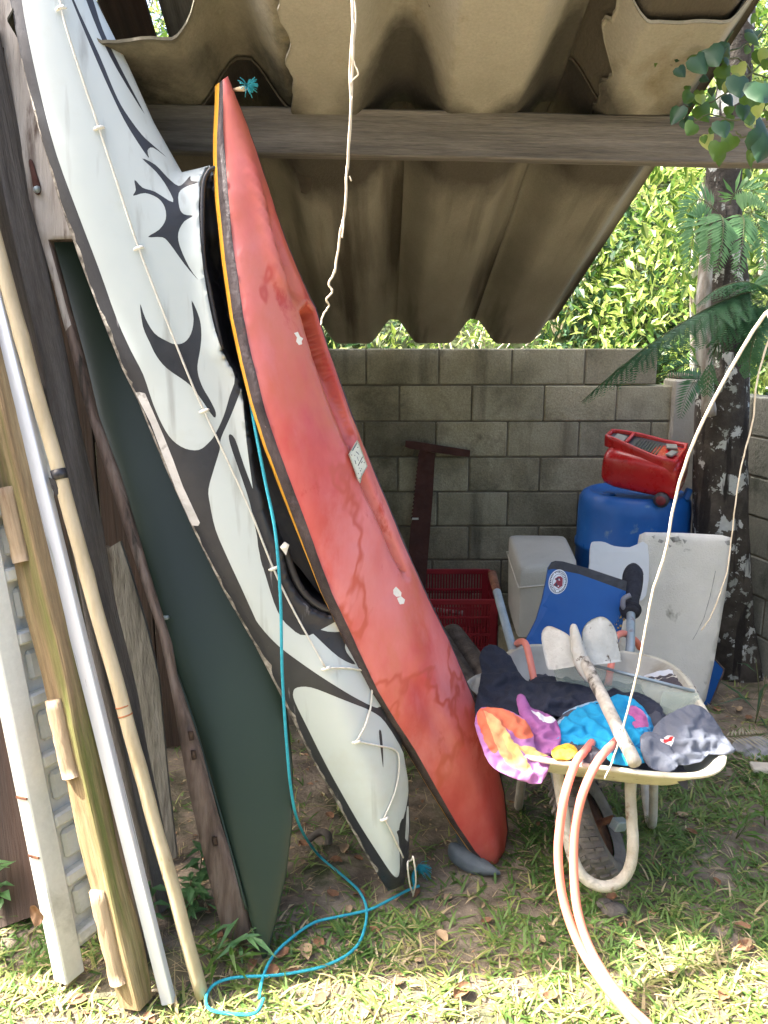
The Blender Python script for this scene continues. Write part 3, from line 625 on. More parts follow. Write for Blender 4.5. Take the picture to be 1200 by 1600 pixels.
D3 = Z(2.4, 350, 600, [(18, 188), (40, 205), (72, 300), (120, 430), (151, 530), (150, 610), (192, 725), (250, 812), (312, 882), (380, 912), (470, 922), (540, 965), (520, 1000), (462, 950), (446, 965), (452, 992), (484, 1037), (418, 1002), (330, 922), (258, 852), (188, 752), (140, 672), (124, 580), (94, 440), (58, 330), (22, 225)])
D4 = Z(2.4, 350, 1050, [(570, 205), (580, 205), (584, 260), (583, 330), (576, 280)])
D5 = Z(2.4, 350, 1050, [(644, 560), (664, 532), (668, 600), (692, 640), (688, 700), (662, 745), (656, 650)])
CK = [(326, 262), (314, 300), (316, 400), (326, 455), (336, 505), (346, 549), (358, 572), (372, 592), (378, 620), (388, 680), (398, 735), (410, 790), (424, 830), (438, 858), (447, 900), (462, 925), (485, 948), (512, 958), (538, 955), (548, 930), (520, 830), (490, 740), (460, 655), (430, 565), (392, 465), (350, 375)]
TP = Z(s1, 0, 500, [(563, 303), (580, 300), (606, 306), (682, 480), (722, 580), (762, 690), (833, 842), (826, 856), (800, 857), (738, 722), (688, 590), (628, 430)])
rs = random.Random(4); sc_in = []
for (x0, y0), (x1, y1) in zip(L_[2:-2], L_[3:-1]):
    for k in range(9):
        t = k / 9; y = y0 + (y1 - y0) * t; wd = (3 + 9 * max(0, nz(y * .012, 3) + .35)) * (.45 + .55 * sstep(300, 450, y)); wd *= rs.uniform(.45, 1.15)
        if 600 < y < 830: wd *= .6
        sc_in.append((x0 + (x1 - x0) * t + wd, y))
SCR = [(x - 3, y) for x, y in L_[2:-1]] + sc_in[::-1]
regs = [(wA, 1), (wB, 1), (wC, 1), (wS, 1), (S1, 0), (S2, 0), (D1, 0), (D2, 0), (D3, 0), (D4, 0), (D5, 0), (SCR, 3), (TP, 4), (CK, 2)]
regs = [(smooth_poly(p, 3) if m_ in (0, 1) else p, m_) for p, m_ in regs]
pn = Panel(hull_px, 13, regs, 5, rings=(4, 10, 20), ring_of=[(CK, (3, 9, 18, -4, -10, -18))])
ckd = bdist(pn.p, CK); fr = []
def cxw(y):
    l = np.interp(y, [p[1] for p in L_], [p[0] for p in L_]); r_ = np.interp(y, [p[1] for p in R_[::-1]], [p[0] for p in R_[::-1]]); return (l + r_) / 2, (r_ - l) / 2
for i, (x, y) in enumerate(pn.p):
    h = .05 * (1 - math.exp(-pn.d[i] / 30)) - .006
    c, hw = cxw(y); h += .03 * math.exp(-((x - c - hw * .15) / 40) ** 2) * sstep(930, 1060, y)      # ridge of the fore deck
    if inpoly(x, y, CK): h = max(-.14, h - .012 * min(ckd[i], 1) - .17 * sstep(1, 26, ckd[i]))
    else: h += .022 * math.exp(-(ckd[i] / 12) ** 2) * (1 if y < 560 else .5)
    fr.append(pw(x, y) + n * h)
def kin(i, f, dep):
    x, y = pn.p[i]; c, hw = cxw(y); return pw(x, y).lerp(pw(c, y), f) - n * dep
root = thing('sea_kayak', KB, 'long white kayak with black tribal graphics standing on its nose', 'kayak')
m = pn.solid(fr, [(lambda i: kin(i, -.01, .02), 0), (lambda i: kin(i, .10, .07), 0), (lambda i: kin(i, .42, .13), 0), (lambda i: kin(i, .8, .17), 0)])
KAYAK = m.obj('hull', ['kayak_black', 'kayak_white', 'kayak_pit', 'scraped', 'repair_tape'], root)
pk = Plane(pw.p + n * .052, n)
# rim of the cockpit and the inner seat shell
m = MB(); m.tube(spline([Plane(pw.p + n * .03, n)(x, y) for x, y in [(444, 852), (449, 868), (456, 890), (466, 912), (482, 934), (506, 950), (534, 955)]], 6), [.010] * 37, 10); m.obj('cockpit_rim', 'tape_black', root)
m = MB(); m.tube(spline([Plane(pw.p + n * .052, n)(x, y) for x, y in [(340, 262), (326, 268), (317, 300), (318, 400), (328, 455), (338, 505), (347, 545)]], 6), [.006] * 37, 8); m.obj('coaming_edge', 'tape_black', root)
m = slab([(438, 856), (446, 848), (452, 852), (447, 868)], Plane(pw.p + n * .055, n), .02, 6); m.obj('rim_end', 'chip', root)
m = slab(smooth_poly([(380, 610), (402, 660), (430, 740), (462, 800), (486, 850), (502, 905), (504, 925), (498, 926), (470, 890), (446, 860), (430, 810), (410, 760), (394, 700)], 3), Plane(pw.p - n * .02, n), .02, 14); m.obj('seat_back', 'kayak_pit', root)
# deck line with its fittings
dl = [(93, -30), (96, 14), (118, 90), (155, 201), (185, 292), (217, 388), (262, 505), (300, 600), (319, 642), (352, 712), (392, 800), (427, 888), (462, 960), (509, 1044)]
def deck(x, y, up=.004):
    i = min(range(len(pn.p)), key=lambda k: (pn.p[k][0] - x) ** 2 + (pn.p[k][1] - y) ** 2); h = (fr[i] - pw.p).dot(n); return Plane(pw.p + n * (h + up), n)(x, y)
m = MB(); m.tube(spline([deck(x, y, .010) for x, y in dl], 5), .0028, 6); m.obj('deck_line', 'white_cord', root)
m = MB(); m.tube(spline([deck(509, 1044, .010), deck(545, 1044, .012), deck(590, 1052, .01)], 6), .0028, 6)
m.tube(spline([deck(582, 1052, .01), deck(580, 1100, .012), deck(570, 1135, .012), deck(557, 1158, .010)], 6), .0028, 6)
m.tube(spline([deck(557, 1158, .010), deck(590, 1165, .012), deck(618, 1172, .012), deck(624, 1195, .012), deck(618, 1235, .012), deck(600, 1279, .010)], 6), .0028, 6)
m.tube(spline([deck(600, 1279, .010), deck(612, 1300, .012), deck(630, 1340, .010)], 6), .0028, 6); m.obj('deck_line', 'white_cord', root)
m = MB(); q = P(640, 1345, 2.04)
m.tube(spline([q, q + Vector((.006, -.01, .01)), P(646, 1340, 2.0), P(650, 1375, 2.02), P(645, 1400, 2.08)], 6), .0026, 6)
m.tube(spline([q, P(637, 1350, 2.0), P(640, 1380, 2.02), P(646, 1398, 2.08)], 6), .0026, 6); m.obj('deck_line', 'white_cord', root)
for (x, y) in ((96, 14), (155, 201), (217, 388), (319, 642), (427, 888), (509, 1044), (557, 1158), (600, 1279)):
    q = deck(x, y, .004); m = MB(); wv_ = ax.cross(n)
    m.tube([q - wv_ * .012, q - wv_ * .006 + n * .006, q + wv_ * .006 + n * .006, q + wv_ * .012], [.003, .0048, .0048, .003], 8); m.obj('line_fitting', 'chip', root)
# paddle blade tucked behind
pl, _ = axis_plane(P(596, 1200, 2.28), P(590, 1000, 2.3), 20)
m = slab(smooth_poly([(583, 1000), (610, 1000), (622, 1060), (612, 1110), (602, 1136), (590, 1138), (582, 1120), (578, 1060)], 4), Plane(P(590, 1100, 2.17), pl.n), .012, 8)
tag(m.obj('paddle_blade', 'flipper'), 'grey green paddle blade wedged between the two kayaks', 'paddle')
# ------------------------------------------------------------------ red sit-on-top kayak
RB = G(768, 1352); RT = P(352, 118, 2.10)
pr, ax = axis_plane(RB, RT, 46); n = pr.n
Lr = [(349, 124), (351, 200), (357, 300), (368, 400), (381, 490), (396, 560), (412, 625), (434, 695), (460, 765), (490, 845), (520, 925), (555, 1000), (592, 1080), (622, 1130), (650, 1172), (685, 1235), (718, 1292), (745, 1332), (762, 1350)]
Rr = [(778, 1350), (790, 1330), (795, 1300), (789, 1240), (775, 1180), (752, 1120), (728, 1062), (702, 1000), (670, 935), (645, 880), (618, 815), (593, 755), (568, 695), (548, 640), (528, 585), (512, 540), (503, 510), (494, 480), (486, 466), (470, 430), (450, 380), (432, 330), (418, 285), (402, 235), (386, 190), (368, 145), (357, 118)]
out = Lr + Rr
def cxr(y):
    l = np.interp(y, [p[1] for p in Lr], [p[0] for p in Lr]); r_ = np.interp(y, [p[1] for p in Rr[::-1]], [p[0] for p in Rr[::-1]]); return l, r_
chips = [Z(2.91, 300, 100, q) for q in ([(436, 1232), (455, 1226), (464, 1246), (480, 1256), (472, 1268), (474, 1282), (458, 1286), (446, 1270), (450, 1252)],)]
chips += [Z(2.4, 350, 600, q) for q in ([(612, 770), (622, 758), (632, 768), (642, 780), (640, 794), (622, 796), (612, 786)], [(624, 800), (640, 794), (655, 806), (650, 822), (634, 824), (628, 812)])]
chips += [[(376, 150), (382, 152), (380, 158), (375, 156)], [(551, 686 + 18), (553, 702), (553, 708)]][:1]
lab = Z(16, 530, 670, [(455, 285), (485, 340), (705, 930), (560, 1190), (530, 1360), (490, 1300), (250, 640)])
rec1 = [(462, 488), (478, 474), (492, 486), (512, 560), (532, 620), (552, 680), (545, 720), (528, 690), (505, 630), (482, 560)]
rec2 = [(548, 716), (566, 740), (592, 800), (618, 858), (636, 905), (622, 902), (600, 860), (575, 800), (556, 760)]
rec3 = [(440, 380), (476, 455), (468, 470), (448, 430)]
pn = Panel(out, 9, [(c, 1) for c in chips], 3, rings=(3, 7, 13), ring_of=[(rec1, (2, 5, 9, -3)), (rec2, (2, 5, 9, -3))]); fr = []
d1, d2, d3 = bdist(pn.p, rec1), bdist(pn.p, rec2), bdist(pn.p, rec3)
for i, (x, y) in enumerate(pn.p):
    l, r_ = cxr(y); t = (x - l) / max(1, r_ - l)
    h = .030 * (1 - math.exp(-pn.d[i] / 16)) - .004
    ins1, ins2 = inpoly(x, y, rec1), inpoly(x, y, rec2)
    if ins1: h -= .080 * sstep(0, 8, d1[i]) * (1 - .75 * sstep(520, 680, y))
    if ins2: h -= .050 * sstep(0, 9, d2[i])
    h += .022 * math.exp(-((t - .56) / .10) ** 2) * sstep(200, 330, y) * (1 - sstep(430, 480, y))
    h -= .022 * math.exp(-((t - .74) / .09) ** 2) * sstep(300, 380, y) * (1 - sstep(452, 480, y))
    h += .010 * math.exp(-((t - .40) / .10) ** 2) * sstep(1040, 1080, y) * (1 - sstep(1150, 1200, y)) * -1
    h += .010 * math.exp(-((t - .5) / .18) ** 2) * sstep(900, 1050, y)
    h += .004 * nz(x * .02, y * .012, 5) + .0015 * nz(x * .09, y * .05, 2)
    fr.append(pr(x, y) + n * h)
def rin(i, f, dep):
    x, y = pn.p[i]; l, r_ = cxr(y); return pr(x, y).lerp(pr((l + r_) / 2, y), f) - n * dep
def bw(y): return (.040 - .012 * sstep(1150, 1300, y)) * (.45 + .55 * sstep(115, 260, y)) 
def belly(y): return sstep(118, 500, y) * (1 - sstep(1000, 1350, y))
root = thing('short_kayak', RB, 'faded red sit-on-top kayak with black bumper and yellow edge line', 'kayak')
lay = [(lambda i: rin(i, -.03, .004 + .002 * nz(pn.p[i][1] * .09, 3)), 2), (lambda i: rin(i, -.06, bw(pn.p[i][1]) + .002 * nz(pn.p[i][1] * .11, 6)), 2), (lambda i: rin(i, -.02, bw(pn.p[i][1]) + .021 - .011 * sstep(700, 1000, pn.p[i][1])), 3), (lambda i: rin(i, .22, bw(pn.p[i][1]) + .026), 4), (lambda i: rin(i, .5, .05 + .06 * belly(pn.p[i][1])), 4), (lambda i: rin(i, .85, .05 + .08 * belly(pn.p[i][1])), 4)]
m = pn.solid(fr, lay); m.obj('hull', ['kayak_red', 'chip', 'bumper', 'yellow_edge', 'kayak_black'], root)
lp = Plane(pr.p + n * .034, n); m = slab(lab, lp, .003, 6, regions=[(Z(16, 530, 670, q), 1) for q in (
    [(440, 350), (455, 365), (340, 560), (325, 540)], [(580, 690), (596, 705), (480, 930), (464, 915)],
    [(385, 790), (400, 780), (430, 880), (415, 890)], [(300, 640), (325, 650), (320, 670), (300, 665)], [(380, 650), (400, 655), (400, 680), (385, 680)],
    [(545, 850), (575, 800), (588, 812), (560, 866)], [(490, 980), (512, 970), (516, 990), (496, 996)], [(520, 1040), (545, 1035), (545, 1065), (522, 1065)], [(545, 990), (560, 985), (565, 1010), (550, 1015)], [(610, 830), (632, 830), (636, 860), (618, 862)],
    [(470, 1105), (486, 1105), (488, 1130), (472, 1130)], [(505, 1225), (525, 1225), (525, 1250), (508, 1250)], [(545, 1120), (560, 1110), (560, 1140), (548, 1142)], [(450, 460), (476, 450), (480, 475), (458, 480)], [(420, 560), (470, 600), (500, 640), (490, 650), (455, 612), (415, 575)], [(440, 690), (455, 700), (490, 800), (478, 800)])], rstep=2)
m.obj('sticker', ['label_paper', 'ink'], root)
# blue knot at the tip
root2 = thing('rope_knot', pr(371, 146), 'frayed turquoise rope knot at the tip of the red kayak', 'knot')
m = MB(); q = pr(371, 146) + n * .03; m.tube([pr(366, 140), q, q + Vector((.008, -.004, .002))], [.004, .007, .005], 8); m.obj('cord', 'bamboo', root2)
m = MB()
for k in range(70):
    dr = Vector((rs.gauss(.5, .55), rs.gauss(-.3, .5), rs.gauss(0, .55))).normalized(); q0 = q + Vector((.008, -.004, .004)); q1 = q0 + dr * rs.uniform(.012, .03)
    m.tube([q0, q0.lerp(q1, .6) + Vector((0, 0, .002)), q1], .0009, 4)
m.obj('frayed_end', 'blue_rope', root2)
# turquoise rope
m = MB(); pts = [P(378, 560, 2.13), P(388, 610, 2.10), P(399, 672, 2.05), P(415, 755, 2.02), P(430, 830, 2.01), P(438, 930, 2.00), P(441, 1050, 2.00), P(447, 1150, 1.99), P(455, 1235, 2.0), P(468, 1290, 2.05)] + [G(x, y, .012) for x, y in [(496, 1334), (540, 1372), (563, 1395), (573, 1425), (565, 1465), (545, 1490), (510, 1508), (480, 1516), (430, 1524), (370, 1527), (335, 1538), (322, 1560), (330, 1578), (370, 1585), (400, 1582), (412, 1560)]]
m.tube(spline(pts, 8), .0042, 8); m.obj('rope', 'blue_rope')
o = bpy.data.objects['rope']; o.name = 'blue_rope'; tag(o, 'turquoise rope hanging down between the kayaks and looping over the grass', 'rope')
root = thing('rope_end', G(655, 1384), 'turquoise rope lying from the white kayak nose, with a brushy frayed end', 'rope')
m = MB(); pts = [G(x, y, .012) for x, y in [(655, 1384), (635, 1392), (605, 1408), (575, 1422), (530, 1432), (490, 1442), (455, 1466), (425, 1496), (410, 1530), (405, 1560)]]; m.tube(spline(pts, 6), .0042, 8); m.obj('strand', 'blue_rope', root)
m = MB(); q0 = G(650, 1358, .03)
m.tube(spline([G(648, 1384, .015), G(645, 1370, .03), q0], 4), .005, 8)
for k in range(60):
    q1 = q0 + Vector((rs.uniform(.01, .05), rs.gauss(0, .012), rs.gauss(0, .01))); m.tube([q0, q0.lerp(q1, .5) + Vector((0, 0, .008)), q1 - Vector((0, 0, .008))], .0008, 4)
m.obj('frayed_end', 'blue_rope', root)
# ------------------------------------------------------------------ against the back wall
# two-man saw with wooden cross handle
root = thing('pit_saw', P(655, 905, 4.34), 'rusty wide bladed saw with a wooden cross handle leaning on the block wall', 'saw')
pl = Plane(P(660, 800, 4.33), (0, -1, .04))
bl = [(656, 703), (680, 708), (676, 780), (668, 880), (662, 960), (634, 960), (637, 880), (642, 820)]
y = 812
while y > 712: bl += [(642 + (820 - y) * .10 + 1.5, y), (642 + (820 - y) * .12 - 1.2, y - 3)]; y -= 6
m = slab(bl, pl, .006, 20); m.obj('blade', 'saw_rust', root)
m = slab([(634, 689), (648, 690), (735, 704), (734, 714), (712, 712), (640, 701), (633, 698)], Plane(pl.p + Vector((0, -.02, 0)), pl.n), .035, 12); m.obj('handle', 'saw_rust', root)
m = slab([(644, 809), (654, 809), (654, 812), (644, 812)], Plane(pl.p + Vector((0, -.003, 0)), pl.n), .002, 5); m.obj('scratch', 'chip', root)
# red plastic crate
cb = Vector((G(715, 1004).x, 3.98, 0)); root = thing('plastic_crate', cb, 'dark red slatted plastic crate against the back wall beside the red kayak', 'crate')
CW, CD, CH = .50, .36, .30; m = MB(); cx = cb.x - .06
def gridwall(m, p, ux, uy, W, H, nxh, nyh, t=.006, fr_=.03):
    """slatted side: frame, vertical slats and two rails"""
    ux = Vector(ux); nrm = ux.cross(Vector((0, 0, 1))); rt = Matrix((( ux.x, -nrm.x, 0), (ux.y, -nrm.y, 0), (0, 0, 1))).to_4x4(); p = Vector(p)
    m.box(p + ux * W / 2 + Vector((0, 0, H - fr_ / 2)), (W, t * 2.2, fr_), rt, 0, .003); m.box(p + ux * W / 2 + Vector((0, 0, fr_ / 2)), (W, t * 1.6, fr_), rt, 0, .002)
    for z in (H * .34, H * .66): m.box(p + ux * W / 2 + Vector((0, 0, z)), (W - .01, t * 1.2, .014), rt, 0, .001)
    for q in (.02, W - .02): m.box(p + ux * q + Vector((0, 0, H / 2)), (.04, t * 1.9, H - .01), rt, 0, .002)
    for i in range(nxh): m.box(p + ux * (.04 + (W - .08) * (i + .5) / nxh) + Vector((0, 0, H / 2)), ((W - .08) / nxh * .5, t * .9, H - .03), rt)
gridwall(m, (cx - CW / 2, cb.y, .01), (1, 0, 0), None, CW, CH, 26, 3); m.obj('front_side', 'crate_red', root)
m = MB(); gridwall(m, (cx - CW / 2, cb.y + CD, .01), (1, 0, 0), None, CW, CH + .06, 26, 3); m.obj('back_side', 'crate_red', root)
m = MB(); gridwall(m, (cx + CW / 2, cb.y, .01), (0, 1, 0), None, CD, CH + .06, 16, 3); m.obj('end_side', 'crate_red', root)
m = MB(); gridwall(m, (cx - CW / 2, cb.y, .01), (0, 1, 0), None, CD, CH + .03, 16, 3); m.obj('end_side', 'crate_red', root)
m = MB(); m.box((cx, cb.y + CD / 2, .02), (CW - .02, CD - .02, .008)); m.obj('floor_panel', 'crate_red', root)
m = MB(); m.tube([P(668, 951, 4.12), P(722, 958, 4.05)], [.012, .013], 8); m.tube([P(722, 958, 4.05), P(724, 958, 4.048)], [.016, .014], 8)
tag(m.obj('stick', 'pale_wood'), 'pale stick lying in the red plastic crate', 'stick')
# polystyrene cooler box, tilted top facing us
d0, zt = 3.50, .60
cs = [P(793, 836, 4.05), P(884, 837, 4.05), P(904, 880, 3.52), P(812, 889, 3.52)]; dn_ = Vector((.0, .03, -.36))
def boxpts(cs, dn_, bev=.03):
    m = MB(); ctr = sum(cs, Vector()) / 4; rings = []
    for k, (f, dz) in enumerate(((.82, .016), (.93, .010), (.985, 0), (1.0, -.03), (.99, .0), (.985, .0), (.97, .0), (.93, .0))):
        dd = dn_ * (0, 0, .02, .06, .26, .27, .5, 1)[k]; ring = []
        for i in range(4):
            for t in (0, .12, .5, .88):
                a, b = cs[i], cs[(i + 1) % 4]; p = a.lerp(b, t if t else 0)
                if t == 0: p = p.lerp(ctr, .05)
                ring.append(ctr.lerp(p, f) + dd - dn_.normalized() * dz * .4 + Vector((.003 * nz(k, i * 3 + t * 5), 0, 0)))
        rings.append(ring)
    n = 16; vs = [v for r in rings for v in r]
    fs = [(i * n + k, i * n + (k + 1) % n, (i + 1) * n + (k + 1) % n, (i + 1) * n + k) for i in range(7) for k in range(n)] + [tuple(range(n))[::-1], tuple(7 * n + k for k in range(n))]
    return m.add(vs, fs, 0, True)
root = thing('foam_box', Vector((.75, 3.78, .2)), 'weathered white foam cooler box with rounded edges, left of the blue barrel', 'cooler box')
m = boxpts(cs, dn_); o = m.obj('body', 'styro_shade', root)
bv = o.modifiers.new('edge_split', 'EDGE_SPLIT'); bv.split_angle = R(50)
m = MB(); ctr = sum(cs, Vector()) / 4
m.tube([ctr.lerp(c, 1.0) + dn_ * .26 for c in cs] + [ctr.lerp(cs[0], 1.0) + dn_ * .26], .004, 6); m.obj('lid_seam', 'styro', root)
m = MB(); m.box((.80, 3.80, .115), (.39, .19, .19), Matrix.Rotation(R(8), 4, 'Z'), 0, .006); m.box((.76, 3.60, .10), (.30, .14, .18), Matrix.Rotation(R(-4), 4, 'Z'), 0, .006)
tag(m.obj('loose_blocks', 'block'), 'loose grey blocks stacked under the foam cooler box', 'blocks')
# blue barrel
bc = Vector((P(992, 770, 4.02).x, 4.02, 0)); root = thing('plastic_barrel', bc, 'big blue plastic barrel with closed top standing in the corner', 'barrel')
m = MB(); pr_ = [(0.0, .0), (.24, 0), (.268, .012), (.280, .04), (.285, .25), (.292, .262), (.292, .285), (.285, .30), (.285, .58), (.292, .592), (.292, .615), (.285, .63), (.283, .80), (.278, .845), (.262, .872), (.240, .884), (.225, .885), (.215, .874), (.12, .868), (.0, .866)]
S = 56; vs = [Vector((bc.x + r * math.cos(2 * math.pi * k / S), bc.y + r * math.sin(2 * math.pi * k / S), z + .004)) for r, z in pr_ for k in range(S)]
m.add(vs, [(i * S + k, i * S + (k + 1) % S, (i + 1) * S + (k + 1) % S, (i + 1) * S + k) for i in range(len(pr_) - 1) for k in range(S)]); m.obj('drum', 'barrel_blue', root)
for an in (200, 20):
    q = bc + Vector((.16 * math.cos(R(an)), .16 * math.sin(R(an)), .872)); m = MB(); m.tube([q, q + Vector((0, 0, .014)), q + Vector((0, 0, .016))], [.034, .033, .028], 20); m.obj('bung', 'barrel_blue', root)
m = MB(); q = P(1074, 772, 3.86); m.box(q, (.03, .035, .06), Matrix.Rotation(R(20), 4, 'Y'), 0, .006); m.obj('lug', 'barrel_blue', root)
# red wheeled case lying on the barrel
O = P(1008, 745, 3.86); th_ = R(-31)
C0 = Vector((bc.x + .01, 3.92, .885)); root = thing('wheeled_case', C0, 'shiny red wheeled plastic case lying on top of the blue barrel', 'case')
rz = Matrix.Rotation(R(-32), 4, 'Z') @ Matrix.Rotation(R(7), 4, 'Y') @ Matrix.Rotation(R(15), 4, 'X'); Mc = Matrix.Translation(C0 + Vector((-.01, 0, .045))) @ rz
Lx, Wy, Hz = .37, .27, .215                                       # long axis from back left to front right
def rr_ring(x, wy, hz_, z0, bulge=0, n=28, pw_=3.4):
    out = []
    for k in range(n):
        a = 2 * math.pi * k / n; ca, sa = math.cos(a), math.sin(a)
        out.append(Vector((x, wy / 2 * math.copysign(abs(ca) ** (2 / pw_), ca), z0 + hz_ / 2 + hz_ / 2 * math.copysign(abs(sa) ** (2 / pw_), sa))))
    return out
st = [(-.5, .55, .50, .22), (-.485, .80, .74, .12), (-.44, .93, .90, .05), (-.30, 1.0, .99, 0), (0, 1.0, 1.0, 0), (.35, 1.0, 1.0, 0), (.47, .985, .98, .01), (.492, .95, .94, .03), (.5, .90, .88, .06)]
m = MB(); rings = [rr_ring(Lx * a, Wy * b, Hz * c, Hz * d) for a, b, c, d in st]; n_ = 28
m.add([v for r_ in rings for v in r_], [(i * n_ + k, i * n_ + (k + 1) % n_, (i + 1) * n_ + (k + 1) % n_, (i + 1) * n_ + k) for i in range(len(st) - 1) for k in range(n_)] + [tuple(range(n_))[::-1], tuple((len(st) - 1) * n_ + k for k in range(n_))])
m.obj('shell', 'case_red', root, M4=Mc)
def cring(ins, dz, zf=1.0):
    o_ = []
    for x, y in ((-.192, -.042), (-.14, -.060), (-.05, -.086), (.06, -.106), (.168, -.118), (.176, -.06), (.176, .06), (.168, .118), (.06, .106), (-.05, .086), (-.14, .060), (-.192, .042)):
        c = Vector((x * (1 - ins * 1.2) - .004, y * (1 - ins * 2.6), 0)); c.z = Hz + dz + zf * (.030 * sstep(.10, -.17, x) if False else .034 * (1 - sstep(-.17, .13, x))); o_.append(c)
    return o_
m = MB(); rr5 = [[v * 1.0 + Vector((0, v.y * .10, -.05)) for v in cring(0, -.0)], cring(-.02, -.012), cring(-.015, .006), cring(.02, .010), cring(.05, .004), cring(.055, -.012)]
m.add([v for r_ in rr5 for v in r_], [(i * 12 + k, i * 12 + (k + 1) % 12, (i + 1) * 12 + (k + 1) % 12, (i + 1) * 12 + k) for i in range(5) for k in range(12)]); m.obj('top_frame', 'case_red', root, M4=Mc)
m = MB(); m.add(cring(.056, -.010), [tuple(range(12))], 0, False); m.obj('grey_deck', 'case_grey', root, M4=Mc)
m = MB(); m.tube(spline([Vector((-.088, -.066, Hz + .030)), Vector((-.088, .066, Hz + .030))], 4), .009, 8); m.obj('cross_bar', 'case_red', root, M4=Mc)
m = MB(); m.box((-.135, 0, Hz + .020), (.055, .07, .012), Matrix.Rotation(R(8), 4, 'Y'), 0, .003); m.obj('grip_well', 'case_insert', root, M4=Mc)
m = MB()
for k in range(9): m.box((-.050 + k * .014, 0, Hz + .012 - k * .0016), (.005, .13, .006))
m.obj('ribs', 'tape_black', root, M4=Mc)
m = MB(); m.box((.11, .03, Hz + .012), (.05, .05, .012), Matrix.Rotation(R(20), 4, 'Z'), 0, .003); m.box((.13, -.045, Hz + .010), (.035, .06, .012), Matrix.Rotation(R(-14), 4, 'Z'), 0, .003); m.obj('loose_bits', 'case_insert', root, M4=Mc)
for q_, s_ in (((.180, 0, .062), (.012, Wy * .93, .006)), ((.177, 0, Hz - .03), (.018, Wy * .86, .007))):
    m = MB(); m.box(q_, s_, None, 0, .002); m.obj('end_rib', 'case_red', root, M4=Mc)
for sgn in (-1, 1):
    m = MB(); m.tube([Vector((.135, sgn * (Wy / 2 - .004), .022)), Vector((.135, sgn * (Wy / 2 + .022), .022))], .036, 24); wh = m.obj('wheel', 'case_grey', root, M4=Mc)
    m = MB(); m.tube([Vector((.135, sgn * (Wy / 2 + .018), .022)), Vector((.135, sgn * (Wy / 2 + .027), .022))], [.027, .022], 20); hb = m.obj('hub', 'case_wheel', M4=Matrix.Identity(4)); hb.parent = wh
# big foam slab, white small sheet, blue boards
sp_ = Plane(G(1090, 1106), (-.12, -.88, .42)); sp_ = Plane(G(1098, 1103), Vector((-.10, -.90, .20)))
so = [(1012, 832), (1070, 833), (1128, 836), (1143, 840), (1144, 856), (1139, 900), (1128, 970), (1116, 1040), (1104, 1094), (1098, 1103), (1040, 1098), (958, 1090), (962, 1030), (972, 970), (990, 900), (1000, 850), (1003, 836)]
soot = smooth_poly([(1016, 838), (1040, 836), (1062, 838), (1066, 848), (1050, 852), (1034, 850), (1020, 852)], 3)
root = thing('foam_slab', G(1030, 1100), 'large dirty white foam slab leaning in front of the blue barrel, chipped edges', 'foam slab')
m = slab(so, sp_, .05, 10, 0, [(q_, 1) for q_ in ([(1018, 838), (1024, 836), (1022, 842)], [(1046, 840), (1060, 838), (1064, 845), (1052, 848)], [(1030, 842), (1038, 845), (1034, 849), (1028, 847)], [(1066, 842), (1074, 844), (1070, 850)], [(1132, 846), (1140, 844), (1142, 852), (1136, 852)], [(1044, 850), (1050, 853), (1046, 856)])], bev=.008, disp=lambda x, y, d: -.005 * math.exp(-d / 3) + .0015 * nz(x * .05, y * .05), rstep=5); m.obj('slab', ['styro', 'styro_soot'], root)
pc = [sp_(x, y) + sp_.n * .0006 for x, y in [(1118, 892), (1110, 930), (1100, 965), (1088, 990), (1082, 1000)]]
m = MB(); m.tube(pc, .0012, 4); m.obj('crack', 'styro_soot', root)
m = slab(smooth_poly([(924, 850), (932, 846), (945, 847), (960, 853), (985, 855), (1012, 851), (1010, 930), (980, 935), (925, 905), (922, 880)], 3), Plane(P(960, 900, 3.50), (-.05, -.9, .3)), .02, 12)
tag(m.obj('white_sheet', 'plastic_white'), 'small smooth white plastic sheet with a dipped top, standing before the barrel', 'plastic sheet')
m = slab([(1093, 1100), (1107, 1030), (1112, 1024), (1131, 1044), (1130, 1052), (1108, 1106)], Plane(G(1100, 1105) + Vector((0, .06, 0)), (.25, -.9, .3)), .012, 10)
root = thing('blue_board', G(1100, 1102), 'bright blue flat board edge sticking out behind the large foam slab', 'board'); m.obj('board', 'board_blue', root)
m = MB(); pl = Plane(G(1100, 1105) + Vector((0, .06, 0)), (.25, -.9, .3)); m.tube([pl(1112, 1025), pl(1131, 1045), pl(1130, 1052), pl(1108, 1105)], .004, 6); m.obj('board_edge', 'brown_wood', root)
bp_ = Plane(P(900, 960, 2.96), (-.08, -.93, .36))
bo = [(868, 876), (880, 877), (920, 888), (980, 908), (978, 930), (976, 960), (968, 1000), (960, 1040), (815, 1040), (806, 1018), (822, 1000), (838, 968), (848, 935), (854, 905), (857, 886), (862, 878)]
band = [(840, 892), (866, 889), (905, 897), (952, 914), (1000, 932), (1010, 860), (850, 860)]
root = thing('bodyboard', P(890, 1040, 2.93), 'blue bodyboard with a round badge and black top edge standing in the wheelbarrow', 'bodyboard')
m = slab(bo, bp_, .035, 10, 0, [(band, 1)], bev=.008, rstep=6); m.obj('board', ['board_blue', 'board_black'], root)
bc2 = (872, 909)
def ell(cx_, cy_, rx, ry, n=40, rot=R(12)): return [(cx_ + rx * math.cos(a) * math.cos(rot) - ry * math.sin(a) * math.sin(rot), cy_ + rx * math.cos(a) * math.sin(rot) + ry * math.sin(a) * math.cos(rot)) for a in [2 * math.pi * k / n for k in range(n)]]
regs = [(ell(*bc2, 13.2, 17.6), 1), (ell(*bc2, 12.4, 16.8), 0), (ell(*bc2, 8.9, 12.4), 1), (ell(*bc2, 8.3, 11.8), 0)]
